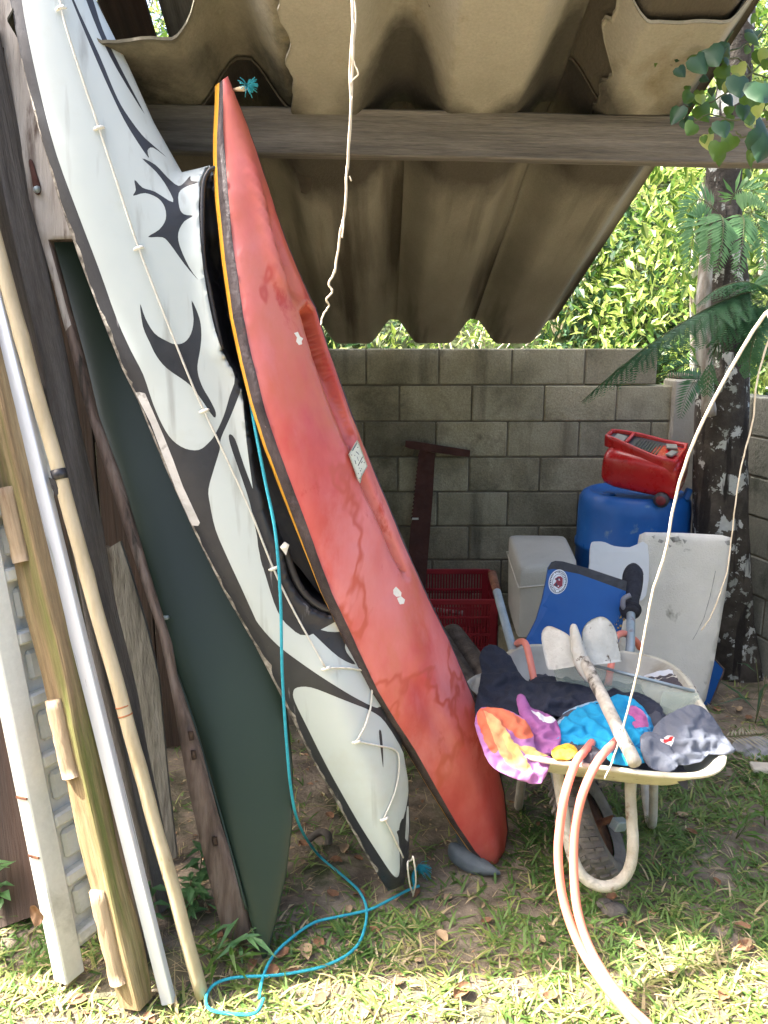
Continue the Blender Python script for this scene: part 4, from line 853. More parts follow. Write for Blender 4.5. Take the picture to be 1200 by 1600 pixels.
for k in range(34):
    if k in (8, 9, 22): continue
    a = 2 * math.pi * k / 34 + .1; r0, r1 = (.74, .90); wv_ = .05 if k % 3 else .035
    q = []
    for rr_, da in ((r0, -wv_), (r1, -wv_), (r1, wv_), (r0, wv_)): q.append((bc2[0] + 14.2 * rr_ * math.cos(a + da), bc2[1] + 18.8 * rr_ * math.sin(a + da)))
    regs.append((q, 1))
em = Z(15, 840, 870, [(395, 520), (480, 460), (540, 455), (590, 500), (590, 600), (575, 680), (490, 745), (430, 700), (360, 665), (420, 600), (440, 560)])
regs += [(em, 2), (Z(15, 840, 870, [(470, 520), (510, 510), (530, 560), (490, 550)]), 0), (Z(15, 840, 870, [(470, 680), (500, 670), (500, 700), (475, 710)]), 0), (Z(15, 840, 870, [(420, 520), (480, 490), (500, 530), (440, 545)]), 1), (Z(15, 840, 870, [(400, 660), (450, 600), (470, 690), (430, 690)]), 1)]
m = slab(ell(*bc2, 14.6, 19.4), Plane(bp_.p + bp_.n * .002, bp_.n), .003, 4, 0, regs, bev=.0008, rstep=1.2); m.obj('round_badge', ['badge_white', 'ink', 'badge_red'], root)
regs = []
m = MB()
for (x, y, s_) in ((976, 952, 5), (972, 958, 4), (969, 964, 5), (975, 968, 4), (965, 970, 3), (962, 975, 4), (970, 978, 4), (974, 962, 3), (966, 981, 3)):
    slab([(x - s_ * .5, y - s_ * .4), (x + s_ * .3, y - s_ * .5), (x + s_ * .5, y + s_ * .3), (x - s_ * .3, y + s_ * .5)], Plane(bp_.p + bp_.n * .002, bp_.n), .003, 4, mb=m)
m.obj('worn_print', 'c_yellow', root)
# ------------------------------------------------------------------ wheelbarrow
WC = Vector((.688, 2.32, .535)); wr = Matrix.Rotation(R(-14), 3, 'Z')
def wl(x, y, z):
    t = min(1, max(0, (y / .43 + 1) / 2)); x = x * (1 - .13 * t) - .035 * t
    return WC + wr @ Vector((x, y, 0)) + Vector((0, 0, z))
root = thing('wheelbarrow', Vector((WC.x, WC.y, 0)), 'cream painted wheelbarrow heaped with clothes and hoses, its wheel under the tray', 'wheelbarrow')
def tray_ring(hx_, hy_, z, n=72, e=4.2, yo=0):
    o_ = []
    for k in range(n):
        a = 2 * math.pi * k / n; ca, sa = math.cos(a), math.sin(a)
        o_.append(wl(hx_ * math.copysign(abs(ca) ** (2 / e), ca), yo + hy_ * math.copysign(abs(sa) ** (2 / e), sa), z + .012 * (1 if False else 0)))
    return o_
rg = [tray_ring(.354, .427, -.008), tray_ring(.358, .431, -.003), tray_ring(.358, .431, .003), tray_ring(.352, .425, .005), tray_ring(.340, .413, .002), tray_ring(.325, .395, -.02, yo=.01), tray_ring(.28, .33, -.09, yo=.03), tray_ring(.22, .26, -.135, yo=.05), tray_ring(.15, .16, -.145, yo=.05), tray_ring(.02, .02, -.145, yo=.05)]
inner = [v for r_ in rg for v in r_]; outer = [tray_ring(.02, .02, -.155, yo=.05), tray_ring(.16, .17, -.155, yo=.05), tray_ring(.23, .27, -.145, yo=.05), tray_ring(.29, .34, -.10, yo=.03), tray_ring(.335, .405, -.025, yo=.01), tray_ring(.350, .423, -.008)]
m = MB(); N_ = 72
m.add(inner, [(i * N_ + k, i * N_ + (k + 1) % N_, (i + 1) * N_ + (k + 1) % N_, (i + 1) * N_ + k) for i in range(len(rg) - 1) for k in range(N_)], 1)
for f in range(4 * N_): m.m[f] = 0
m.add([v for r_ in outer for v in r_], [(i * N_ + k, i * N_ + (k + 1) % N_, (i + 1) * N_ + (k + 1) % N_, (i + 1) * N_ + k) for i in range(len(outer) - 1) for k in range(N_)], 0)
m.obj('tray', ['cream', 'tray_in'], root)
# tubular frame: nose hoop and legs
d_ = 2.02
hoop = [P(870, 1195, 2.16), P(876, 1240, 2.12), P(884, 1290, 2.07), P(892, 1330, 2.04), P(905, 1362, 2.02), P(925, 1380, 2.01), P(948, 1385, 2.01), P(970, 1376, 2.02), P(984, 1355, 2.03), P(989, 1320, 2.05), P(987, 1280, 2.08), P(985, 1240, 2.12), P(985, 1195, 2.16)]
m = MB(); m.tube(spline(hoop, 6), [.0165 + .001 * nz(i * .4) for i in range(73)], 14); m.obj('nose_hoop', 'tube_paint', root)
for sx in (-1, 1):
    a_ = wl(sx * .16, .10, -.185); b_ = wl(sx * .25, .47, -.12); 
    he = P(769, 897, 3.15) if sx < 0 else P(987, 890, 3.15); hs = P(801, 1016, 2.74) if sx < 0 else P(985, 1012, 2.74)
    m = MB(); m.tube(spline([hoop[1] if sx < 0 else hoop[-2], a_, b_, hs + Vector((0, .0, -.03)), hs, hs.lerp(he, .5), he], 6), [.0165] * 37, 14); m.obj('handle_tube', 'galv', root)
    lg = [wl(sx * .22, .12, -.15), wl(sx * .24, .14, -.36), wl(sx * .25, .16, -.515), wl(sx * .25, .26, -.525), wl(sx * .24, .33, -.40), wl(sx * .23, .36, -.12)]
    m = MB(); m.tube(spline(lg, 5), .015, 12); m.obj('leg', 'tube_paint', root)
he = P(769, 897, 3.15); m = MB(); m.tube([he, he + (he - P(801, 1016, 2.74)).normalized() * .004], [.0185, .0185], 14); m.tube([he.lerp(P(801, 1016, 2.74), .25), he.lerp(P(801, 1016, 2.74), 0)], [.0168, .0175], 14); m.obj('rusty_end', 'rust', root)
# wheel, leaning, knobbly tread
wc = P(921, 1292, 2.28); axw = Vector((.84, -.20, .50)).normalized(); u_ = axw.cross(Vector((0, 1, 0))).normalized(); v_ = axw.cross(u_).normalized()
def wp(a, r, t): return wc + (u_ * math.cos(a) + v_ * math.sin(a)) * r + axw * t
whl = thing  # (name kept short)
m = MB(); NS = 72; pr2 = [(.105, -.034), (.120, -.050), (.146, -.058), (.166, -.052), (.180, -.032), (.185, 0), (.180, .032), (.166, .052), (.146, .058), (.120, .050), (.105, .034)]
vs = [wp(2 * math.pi * i / NS, r, t) for i in range(NS) for r, t in pr2]; K = len(pr2)
m.add(vs, [(i * K + k, i * K + k + 1, ((i + 1) % NS) * K + k + 1, ((i + 1) % NS) * K + k) for i in range(NS) for k in range(K - 1)])
for i in range(34):
    a0 = 2 * math.pi * i / 34
    for sg in (-1, 1):
        for (t0, t1, off) in ((.004, .030, 0), (.035, .056, .05)):
            a1 = a0 + (.092 if sg > 0 else 0); sl = .09; w2 = .056
            def hh(t): return math.sqrt(max(0, 1 - (t / .072) ** 2))
            q = []
            for rr2 in (.0, .011):
                for (t, da) in ((t0, 0), (t1, sl * .5), (t1, sl * .5 + w2), (t0, w2)):
                    r_ = .142 + .040 * hh(t) + rr2; q.append(wp(a1 + da + off, r_, sg * t))
            m.add(q, [(4, 5, 6, 7), (0, 1, 5, 4), (1, 2, 6, 5), (2, 3, 7, 6), (3, 0, 4, 7)], 0, False)
wheel = m.obj('tyre', 'tyre', root)
m = MB(); m.tube([wc - axw * .03, wc - axw * .012, wc + axw * .012, wc + axw * .03], [.104, .06, .06, .104], 36); m.tube([wc - axw * .085, wc + axw * .085], .011, 12); m.obj('rim', 'rust', root)
m = MB(); m.box(P(967, 1288, 2.2), (.05, .03, .035), Matrix.Rotation(R(20), 4, 'Y') @ Matrix.Rotation(R(30), 4, 'Z'), 0, .003); m.obj('axle_bracket', 'galv', root)
# work glove pulled over the right handle end
root = thing('work_glove', P(988, 930, 3.1), 'black work glove with grey trim pulled over the right wheelbarrow handle', 'glove')
ha, hb = P(985, 952, 2.93), P(990, 886, 3.17); dv = (hb - ha).normalized()
m = MB(); pts = [ha.lerp(hb, t) for t in np.linspace(-.05, 1.02, 14)]
m.tube(pts, [.030, .034, .032, .031, .033, .036, .038, .040, .041, .042, .041, .038, .031, .018], 18); m.obj('palm', 'glove', root)
m = MB(); m.tube([ha - dv * .012, ha - dv * .004, ha + dv * .004, ha + dv * .012], [.030, .042, .042, .030], 20); m.tube([ha - dv * .03, ha - dv * .018, ha - dv * .01], [.030, .038, .033], 20); m.obj('cuff', 'glove', root)
m = MB(); m.tube(spline([ha + Vector((-.02, -.01, .0)), ha + Vector((-.036, -.02, .02)), ha + Vector((-.035, -.02, .05)), ha + Vector((-.01, -.02, .065))], 5), [.010] * 16, 10); m.obj('thumb', 'glove_grey', root)
m = MB(); m.tube(spline([hb + Vector((-.035, -.02, -.01)), hb + Vector((-.01, -.03, .008)), hb + Vector((.02, -.025, .0)), hb + Vector((.036, -.01, -.03))], 5), .005, 8); m.obj('trim', 'glove_grey', root)
# ------------------------------------------------------------------ clothes heaped in the wheelbarrow
def relax(pn, B, X, nrm, excess, seed, iters=260):
    """cloth with more material than its footprint: edge lengths are restored until it buckles into folds on the heap"""
    g = np.random.default_rng(int(seed * 10)); nv = np.array(nrm); T = np.array(pn.t)
    E = {}; 
    for t in pn.t:
        for a in range(3):
            i, j, k = t[a], t[(a + 1) % 3], t[(a + 2) % 3]; E.setdefault((min(i, j), max(i, j)), []).append(k)
    e = np.array(list(E)); bd_ = np.array([v for v in E.values() if len(v) == 2]); L0 = np.linalg.norm(B[e[:, 0]] - B[e[:, 1]], axis=1) * excess; Lb = np.linalg.norm(B[bd_[:, 0]] - B[bd_[:, 1]], axis=1) * excess
    pin = np.array([1.0 if d < .5 else 0.0 for d in pn.d]); n = len(B); X0 = X.copy(); X = X + g.normal(0, .0016, X.shape); i, j = e[:, 0], e[:, 1]; bi, bj = bd_[:, 0], bd_[:, 1]
    cnt_ = np.bincount(i, minlength=n) + np.bincount(j, minlength=n) + 1e-9; cb = np.bincount(bi, minlength=n) + np.bincount(bj, minlength=n) + 1e-9
    def acc(idx, v): return np.stack([np.bincount(idx, v[:, k], minlength=n) for k in range(3)], 1)
    for it in range(iters):
        d = X[j] - X[i]; l = np.linalg.norm(d, axis=1); c = d * ((l - L0) / np.maximum(l, 1e-6) * .5)[:, None]; X = X + 1.5 * (acc(i, c) - acc(j, c)) / cnt_[:, None]
        d = X[bj] - X[bi]; l = np.linalg.norm(d, axis=1); f = np.minimum(l - Lb * .86, 0) / np.maximum(l, 1e-6) * .5; c = d * f[:, None]; X = X + .9 * (acc(bi, c) - acc(bj, c)) / cb[:, None]
        h = ((X - B) * nv).sum(1); lo_ = np.minimum(((X0 - B) * nv).sum(1) * .5, .02) - .004; X = X + np.maximum(lo_ - h, 0)[:, None] * nv; hi_ = lo_ + .038; X = X - .35 * np.maximum(h - hi_, 0)[:, None] * nv
        X = X + (B - X) * (.25 * pin)[:, None] * np.array([1, 1, 1]) ; drift = (X - X0) - ((X - X0) * nv).sum(1)[:, None] * nv; X = X - drift * .02
    m_ = (acc(i, X[j]) + acc(j, X[i])) / cnt_[:, None]; X = X + (m_ - X) * .45
    return [Vector(v) for v in X]
def drape(name, poly, d0, d1, amp, mats, label, cat, regions=(), step=4, dirs=((1, .25),), fs=.085, seed=0, parent=None, yb=None, yt=None, sm=3, edge=9, inflate=.03, hang=0.0, excess=1.32):
    sm = min(sm, 2)
    """cloth lying on the heap: outline laid on a slope from depth d0 (low edge) to d1 (high edge), folded and tucked under at its edge"""
    poly = smooth_poly(poly, sm) if sm else poly
    ys = [p[1] for p in poly]; yb = yb or max(ys); yt = yt or min(ys)
    pn = Panel(poly, step, [(smooth_poly(r, 3), k) for r, k in regions], step)
    def base(x, y): return P(x, y, d0 + (d1 - d0) * (yb - y) / (yb - yt))
    nrm = Vector((0, -.72, .69)); fr = []
    H = noise.ridged_multi_fractal
    for i, (x, y) in enumerate(pn.p):
        wx = nz(x * .02 + seed, y * .02) * 26; wy = nz(x * .02, y * .02 + seed, 9) * 26; h = 0
        for k, (a, b) in enumerate(dirs):
            u = (a * (x + wx) + b * (y + wy)); v = (-b * (x + wx) + a * (y + wy))
            r_ = H(Vector((u * fs * .55 * (1 + .5 * k), v * fs * .11, seed * 3.3 + k * 7)), .9, 2.1, 3, 1.0, 2.0)
            h += (min(r_, 2.2) - .9) * .75 / (1 + .8 * k)
        h += .35 * nz(x * .06 + seed, y * .06) + .22 * (H(Vector((x * .05, y * .05, seed)), 1, 2, 2, 1, 2) - .9)
        for k, (a, b) in enumerate(dirs):
            u = ((a + .35 * k) * (x + wx * .8) + (b - .5 * k) * (y + wy * .8)) * fs * .30 + seed * .7 + k * .4; fu = u - math.floor(u); msk = .45 + .9 * max(0, nz(x * .022 + k * 9, y * .022, seed))
            h += 1.05 * msk * (fu * 1.1 if fu < .9 else (1 - fu) * 9.9) / (1 + .5 * k)
        e = 1 - math.exp(-pn.d[i] / (edge * .55))
        fr.append(base(x, y) + nrm * (amp * 1.2 * (h - .4) * (.45 + .55 * e) + inflate * .45 * (1 - math.exp(-pn.d[i] / (edge * 1.6)) - .35)) - Vector((0, 0, hang * (1 - e))))
    fr = relax(pn, np.array([tuple(base(x, y)) for x, y in pn.p]), np.array([tuple(v) for v in fr]), nrm, excess, seed)
    def bk(i, dep): return base(*pn.p[i]) - nrm * dep
    m = pn.solid(fr, [(lambda i: fr[i] - nrm * .004, 0), (lambda i: fr[i] - nrm * .006, 0)])
    ms = mats if isinstance(mats, (list, tuple)) else [mats]
    if parent: return m.obj(name, ms, parent)
    o = m.obj(name, ms); return tag(o, label, cat, 'clothes heaped in the wheelbarrow')
# filling under the heap: dark folded cloth so nothing looks into an empty tray
m = MB(); NX, NY = 36, 44
m.add([wl((i / NX - .5) * .50 * (1 - .12 * abs(j / NY - .5)), (j / NY - .5) * .70 + .01, -.030 + .02 * nz(i * .35, j * .35, 4) + .02 * (1 - abs(math.sin(i * .5 + 2 * nz(i * .2, j * .2)))) - .03 * max(0, abs(i / NX - .5) * 2 - .86) * 7 - .03 * max(0, abs(j / NY - .5) * 2 - .86) * 7 - .05 * sstep(.45, .8, j / NY)) for j in range(NY + 1) for i in range(NX + 1)], [(j * (NX + 1) + i, j * (NX + 1) + i + 1, (j + 1) * (NX + 1) + i + 1, (j + 1) * (NX + 1) + i) for j in range(NY) for i in range(NX)])
tag(m.obj('folded_blanket', 'c_dark'), 'dark folded cloth at the bottom of the clothes heap in the wheelbarrow', 'cloth')
drape('navy_trousers', [(757, 1010), (775, 1008), (798, 1025), (812, 1052), (835, 1068), (880, 1066), (920, 1072), (948, 1092), (950, 1112), (905, 1122), (850, 1118), (800, 1128), (765, 1150), (742, 1120), (745, 1085), (752, 1050), (748, 1028)], 2.12, 2.56, .022, 'c_navy', 'dark navy trousers slumped over the left side of the wheelbarrow', 'trousers', dirs=((.9, .3), (.2, 1)), fs=.05, seed=3, inflate=.05)
drape('striped_bag', [(1000, 1062), (1018, 1051), (1045, 1045), (1068, 1050), (1084, 1066), (1096, 1096), (1090, 1112), (1050, 1108), (1012, 1090)], 2.34, 2.56, .010, ['c_cream', 'c_brown', 'c_white'], 'striped cream and brown cap behind the glassy sheet', 'cap', regions=[([(1030, 1062), (1064, 1060), (1088, 1078), (1098, 1104), (1086, 1100), (1066, 1078), (1034, 1074)], 1), ([(1005, 1052), (1050, 1042), (1068, 1049), (1056, 1052), (1015, 1058)], 2), ([(1010, 1060), (1056, 1053), (1068, 1055), (1050, 1058), (1012, 1064)], 1)], fs=.03, seed=9, inflate=.06)
drape('purple_shirt', [(806, 1092), (812, 1084), (821, 1088), (829, 1104), (845, 1110), (864, 1120), (876, 1140), (874, 1172), (850, 1180), (822, 1172), (808, 1150), (812, 1120)], 2.00, 2.22, .016, ['c_purple', 'c_white'], 'dusty purple shirt twisted up between navy and orange cloth', 'shirt', regions=[([(830, 1108), (848, 1118), (868, 1124), (860, 1132), (845, 1128)], 1)], fs=.09, seed=5, dirs=((1, -.5), (.5, 1)), inflate=.03)
drape('orange_cloth', [(742, 1122), (752, 1106), (775, 1105), (800, 1112), (822, 1126), (834, 1148), (838, 1172), (862, 1182), (858, 1200), (846, 1224), (820, 1222), (785, 1208), (764, 1192), (752, 1165), (744, 1140)], 1.905, 2.10, .011, ['c_violet', 'c_orange', 'c_peach', 'c_yellow'], 'orange, yellow and violet cloth spilling over the near left rim', 'cloth', regions=[([(745, 1116), (756, 1106), (778, 1104), (822, 1126), (834, 1150), (812, 1156), (790, 1138), (778, 1150), (776, 1178), (764, 1172), (750, 1140)], 1), ([(756, 1110), (774, 1124), (794, 1150), (806, 1178), (826, 1206), (806, 1204), (784, 1186), (768, 1150)], 2), ([(784, 1150), (796, 1152), (812, 1176), (832, 1208), (812, 1206), (796, 1180)], 3), ([(800, 1164), (826, 1168), (862, 1176), (848, 1182), (820, 1180)], 3)], fs=.07, seed=2, dirs=((1, -.75), (1, .1)), inflate=.03, step=4, edge=6)
drape('blue_shirt', [(861, 1160), (862, 1140), (872, 1122), (890, 1108), (915, 1098), (945, 1092), (965, 1084), (985, 1088), (1000, 1100), (1016, 1120), (1024, 1150), (1020, 1178), (1000, 1186), (968, 1188), (948, 1182), (932, 1172), (905, 1164), (880, 1168)], 1.985, 2.28, .014, ['c_blue', 'c_sky', 'c_dark'], 'bright turquoise blue shirt in the middle of the heap', 'shirt', regions=[([(862, 1130), (880, 1104), (925, 1092), (945, 1094), (915, 1100), (886, 1116), (870, 1136)], 1), ([(866, 1128), (884, 1112), (900, 1108), (880, 1122)], 2)], fs=.062, seed=7, dirs=((.35, 1), (1, .4)), inflate=.06)
drape('patterned_shorts', [(984, 1102), (1000, 1104), (1014, 1120), (1022, 1142), (1020, 1168), (1008, 1182), (990, 1180), (982, 1158), (980, 1128)], 2.0, 2.2, .010, ['c_pattern', 'c_pink'], 'patterned blue and pink swim shorts beside the blue shirt', 'shorts', regions=[([(984, 1104), (1000, 1106), (1012, 1122), (1010, 1138), (984, 1134)], 1)], fs=.09, seed=8, inflate=.075)
drape('grey_shorts', [(1016, 1160), (1022, 1136), (1034, 1122), (1058, 1108), (1082, 1100), (1104, 1108), (1120, 1128), (1134, 1150), (1150, 1172), (1136, 1180), (1108, 1178), (1096, 1190), (1060, 1196), (1028, 1190)], 1.925, 2.14, .016, ['c_grey', 'c_white', 'case_red'], 'crumpled slate grey shorts at the right end of the heap', 'shorts', excess=1.28, regions=[([(1030, 1158), (1040, 1150), (1050, 1154), (1046, 1168), (1034, 1166)], 1), ([(1034, 1160), (1048, 1152), (1048, 1158), (1038, 1164)], 2)], fs=.075, seed=11, dirs=((1, .35), (.3, 1)), inflate=.055)
drape('navy_sleeve', [(828, 1064), (850, 1056), (885, 1060), (925, 1070), (965, 1072), (1000, 1082), (1030, 1098), (1034, 1118), (1000, 1112), (960, 1100), (915, 1104), (870, 1100), (835, 1090)], 2.24, 2.44, .016, 'c_navy', 'rumpled navy sleeve lying along the back of the heap above the blue shirt', 'clothing', dirs=((.4, 1),), seed=14, inflate=.05)
drape('slate_cloth', [(1000, 1150), (1016, 1142), (1036, 1150), (1052, 1172), (1060, 1196), (1046, 1206), (1022, 1202), (1006, 1188)], 1.90, 2.02, .010, 'c_grey', 'slate cloth hanging over the near rim right of the digging tool', 'cloth', seed=15, inflate=.03, excess=1.25)
drape('mustard_rag', [(862, 1172), (872, 1164), (888, 1161), (900, 1166), (903, 1176), (892, 1186), (875, 1188), (864, 1184)], 1.93, 2.0, .006, 'c_mustard', 'small mustard yellow rag at the near rim of the tray', 'rag', fs=.2, seed=4, inflate=.035, step=4)
drape('charcoal_rag', [(896, 1166), (915, 1162), (934, 1168), (946, 1184), (935, 1192), (905, 1192), (896, 1182)], 1.935, 2.02, .010, 'c_dark', 'small charcoal rag between the mustard rag and the hose', 'rag', fs=.12, seed=6, inflate=.02, step=5)
drape('teal_cloth', [(946, 1176), (975, 1178), (1012, 1176), (1030, 1186), (1000, 1194), (960, 1194)], 1.925, 1.99, .006, 'c_blue', 'edge of a teal cloth under the digging tool shaft', 'cloth', fs=.08, seed=12, inflate=.02, step=5)
# glassy plastic sheet with a metal rod
gp = Plane(P(960, 1090, 2.36), (-.10, -.9, .42))
root = thing('cloudy_sheet', P(960, 1100, 2.34), 'cloudy translucent plastic panel with a metal rod along its top', 'panel')
m = slab([(862, 1036), (930, 1044), (1000, 1060), (1075, 1078), (1092, 1084), (1093, 1112), (1060, 1118), (990, 1112), (940, 1100), (875, 1080)], gp, .006, 10, bev=.001); m.obj('sheet', 'glass_panel', root)
m = slab([(1036, 1080), (1092, 1084), (1093, 1112), (1056, 1122), (1030, 1110)], Plane(gp.p + gp.n * .03, gp.n), .006, 10, bev=.001); m.obj('folded_flap', 'glass_panel', root)
m = MB(); m.tube([gp(928, 1040) + gp.n * .008, gp(1084, 1080) + gp.n * .008], .0055, 8); m.obj('rod', 'galv', root)
# hand made digging tool with two spade blades
root = thing('digging_tool', P(990, 1195, 1.87), 'white painted digging tool with twin spade blades lying across the heap', 'digging tool')
a_, b_ = P(992, 1192, 1.885), P(912, 1030, 2.30); dv = (b_ - a_)
m = MB(); m.tube([a_ + dv * t + Vector((.002 * nz(t * 6), 0, 0)) for t in np.linspace(0, 1.0, 16)], [.0185 * (1 + .05 * nz(t * 5, 3)) for t in range(16)], 12); m.obj('shaft', 'tool_wood', root)
tp = Plane(P(910, 1020, 2.33), (.05, -.93, .36))
m = slab(smooth_poly([(846, 990), (851, 981), (858, 978), (868, 981), (884, 989), (891, 996), (896, 1010), (899, 1034), (902, 1040), (880, 1044), (857, 1046), (852, 1030), (847, 1008)], 2), Plane(tp.p, (-.25, -.9, .36)), .005, 6, disp=lambda x, y, d: .012 * math.sin((x - 846) / 56 * math.pi)); m.obj('spade_blade', 'tool_paint', root)
m = slab(smooth_poly([(910, 988), (918, 972), (930, 965), (940, 964), (952, 972), (962, 988), (967, 1010), (971, 1031), (968, 1034), (930, 1038), (918, 1036), (912, 1010)], 2), Plane(tp.p + Vector((0, .01, 0)), (.30, -.9, .36)), .005, 6, disp=lambda x, y, d: .012 * math.sin((x - 908) / 64 * math.pi)); m.obj('spade_blade', 'tool_paint', root)
m = slab(smooth_poly([(895, 985), (898, 976), (902, 978), (910, 1000), (918, 1025), (930, 1060), (918, 1066), (905, 1045), (897, 1020)], 2), Plane(P(908, 1020, 2.29), (.1, -.95, .3)), .030, 6, disp=lambda x, y, d: .008 * (1 - math.exp(-d / 5))); m.obj('socket', 'tool_paint', root)
# coral hose: the two strands over the near rim and the two loops at the back
m = MB(); A_ = [P(925, 1160, 2.05), P(912, 1176, 1.96), P(903, 1186, 1.90), P(893, 1208, 1.855), P(882, 1245, 1.82), P(875, 1290, 1.80), P(872, 1335, 1.78), P(877, 1390, 1.75), P(890, 1440, 1.71), P(912, 1490, 1.66), P(945, 1540, 1.60), P(985, 1590, 1.55), P(1025, 1640, 1.50), Vector((.62, 1.38, .02)), Vector((.78, 1.22, .012)), Vector((1.1, .9, .012)), Vector((1.3, .3, .012)), Vector((1.0, -.6, .012))]
root = thing('garden_hose', Vector((.52, 1.6, 0)), 'coral pink hose looping out of the wheelbarrow over its near rim', 'hose')
m.tube(spline(A_, 8), .0112, 14); m.obj('strand', 'hose', root)
m = MB(); B_ = [P(965, 1155, 2.05), P(956, 1165, 1.98), P(947, 1174, 1.92), P(932, 1193, 1.87), P(915, 1228, 1.83), P(903, 1268, 1.81), P(897, 1312, 1.79), P(897, 1370, 1.76), P(903, 1425, 1.72), P(920, 1478, 1.67), P(948, 1528, 1.61), P(985, 1575, 1.56), P(1025, 1620, 1.51), Vector((.64, 1.40, .02)), Vector((.82, 1.26, .012)), Vector((1.16, .95, .012)), Vector((1.38, .35, .012)), Vector((1.1, -.6, .012))]
m.tube(spline(B_, 8), .0115, 14); m.obj('strand', 'hose', root)
m = MB(); m.tube(spline([P(808, 1030, 2.9), P(805, 1012, 2.80), P(812, 1003, 2.72), P(821, 1006, 2.66), P(828, 1030, 2.62), P(836, 1072, 2.56), P(842, 1110, 2.5)], 8), .0125, 12); m.obj('loop', 'hose', root)
m = MB(); m.tube(spline([P(1000, 1012, 2.86), P(992, 1000, 2.84), P(975, 990, 2.80), P(962, 996, 2.72), P(958, 1020, 2.64), P(950, 1070, 2.5)], 8), .0125, 12); m.obj('loop', 'hose', root)
# logs, clear bag, bits beside the crate
root = thing('firewood_log', P(730, 1060, 3.1), 'dark split log leaning toward the barrow from the red crate, larger of two', 'log')
m = MB(); a_, b_ = P(706, 992, 3.55), P(768, 1075, 3.02); m.tube([a_.lerp(b_, t) for t in np.linspace(0, 1, 9)], [.058 * (1 + .12 * nz(i, 3)) for i in range(9)], 12); m.obj('wood', 'log', root)
root = thing('firewood_log', P(700, 1075, 3.0), 'thinner dark log at the edge of the red kayak beside the larger log', 'log')
m = MB(); a_, b_ = P(672, 985, 3.5), P(738, 1090, 2.95); m.tube([a_.lerp(b_, t) for t in np.linspace(0, 1, 9)], [.062 * (1 + .1 * nz(i, 7)) for i in range(9)], 12); m.obj('wood', 'log', root)
pn_ = [(728, 1066), (740, 1056), (755, 1050), (768, 1042), (776, 1043), (770, 1056), (760, 1064), (756, 1082), (748, 1088), (738, 1078)]
o = drape('clear_bag', pn_, 2.75, 2.82, .012, 'bag_clear', '', '', fs=.22, seed=3, step=4); tag(o, 'crumpled clear plastic bag between the dark log and navy trousers', 'plastic bag'); del o['group']
for k, (x, y, d, w_, h_) in enumerate(((722, 1096, 2.85, .10, .035), (735, 1130, 2.75, .12, .05), (728, 1112, 2.8, .13, .03))):
    m = MB(); m.box(P(x, y, d), (w_, .12, h_), Matrix.Rotation(R(12 - 9 * k), 4, 'Y') @ Matrix.Rotation(R(20 * k), 4, 'Z'), 0, .008)
    tag(m.obj('timber_offcut', ['plank_grey', 'log', 'log'][k]), ['grey timber offcut under the clear bag', 'lowest dark timber offcut under the clear bag', 'middle dark timber offcut under the clear bag'][k], 'offcut')
for k, (x, y, d) in enumerate(((728, 1140, 2.9), (715, 1135, 3.1))):
    m = MB(); m.box((P(x, y, d).x, d, .12), (.3, .25, .24), Matrix.Rotation(R(15 * k), 4, 'Z'), 0, .01); tag(m.obj('dark_block', 'log'), ['rough dark wood block on the ground under the offcuts', 'rough dark wood block behind, under the logs'][k], 'wood block')
# swim fins under the red kayak, pvc elbow in the litter, pipe in the shade
m = slab(smooth_poly([(704, 1316), (730, 1322), (752, 1338), (768, 1350), (782, 1366), (740, 1366), (712, 1352), (700, 1336)], 3), Plane(G(735, 1366), (-.15, -.75, .65)), .012, 8, disp=lambda x, y, d: .012 * (1 - math.exp(-d / 8))); tag(m.obj('swim_fin', 'flipper'), 'blue grey swim fin lying under the tail of the red kayak', 'swim fin')
m = slab(smooth_poly([(712, 1300), (722, 1296), (740, 1312), (752, 1332), (762, 1344), (736, 1336), (716, 1318)], 3), Plane(P(735, 1320, 2.34), (-.25, -.85, .45)), .012, 8, disp=lambda x, y, d: .012 * (1 - math.exp(-d / 8))); tag(m.obj('swim_fin', 'flipper'), 'second blue grey swim fin standing against the red kayak tail', 'swim fin')
m = MB(); m.tube(spline([G(482, 1312, .03), G(500, 1300, .05), G(512, 1304, .05), G(514, 1318, .02)], 5), .012, 10); tag(m.obj('pipe_elbow', 'stone'), 'small grey pipe elbow in the leaf litter behind the turquoise rope', 'pipe')
m = MB(); m.tube([P(640, 1150, 2.45), P(770, 1300, 2.38)], .028, 12); tag(m.obj('dark_pipe', 'bumper'), 'dark pipe in the shade between the two kayak tails', 'pipe')
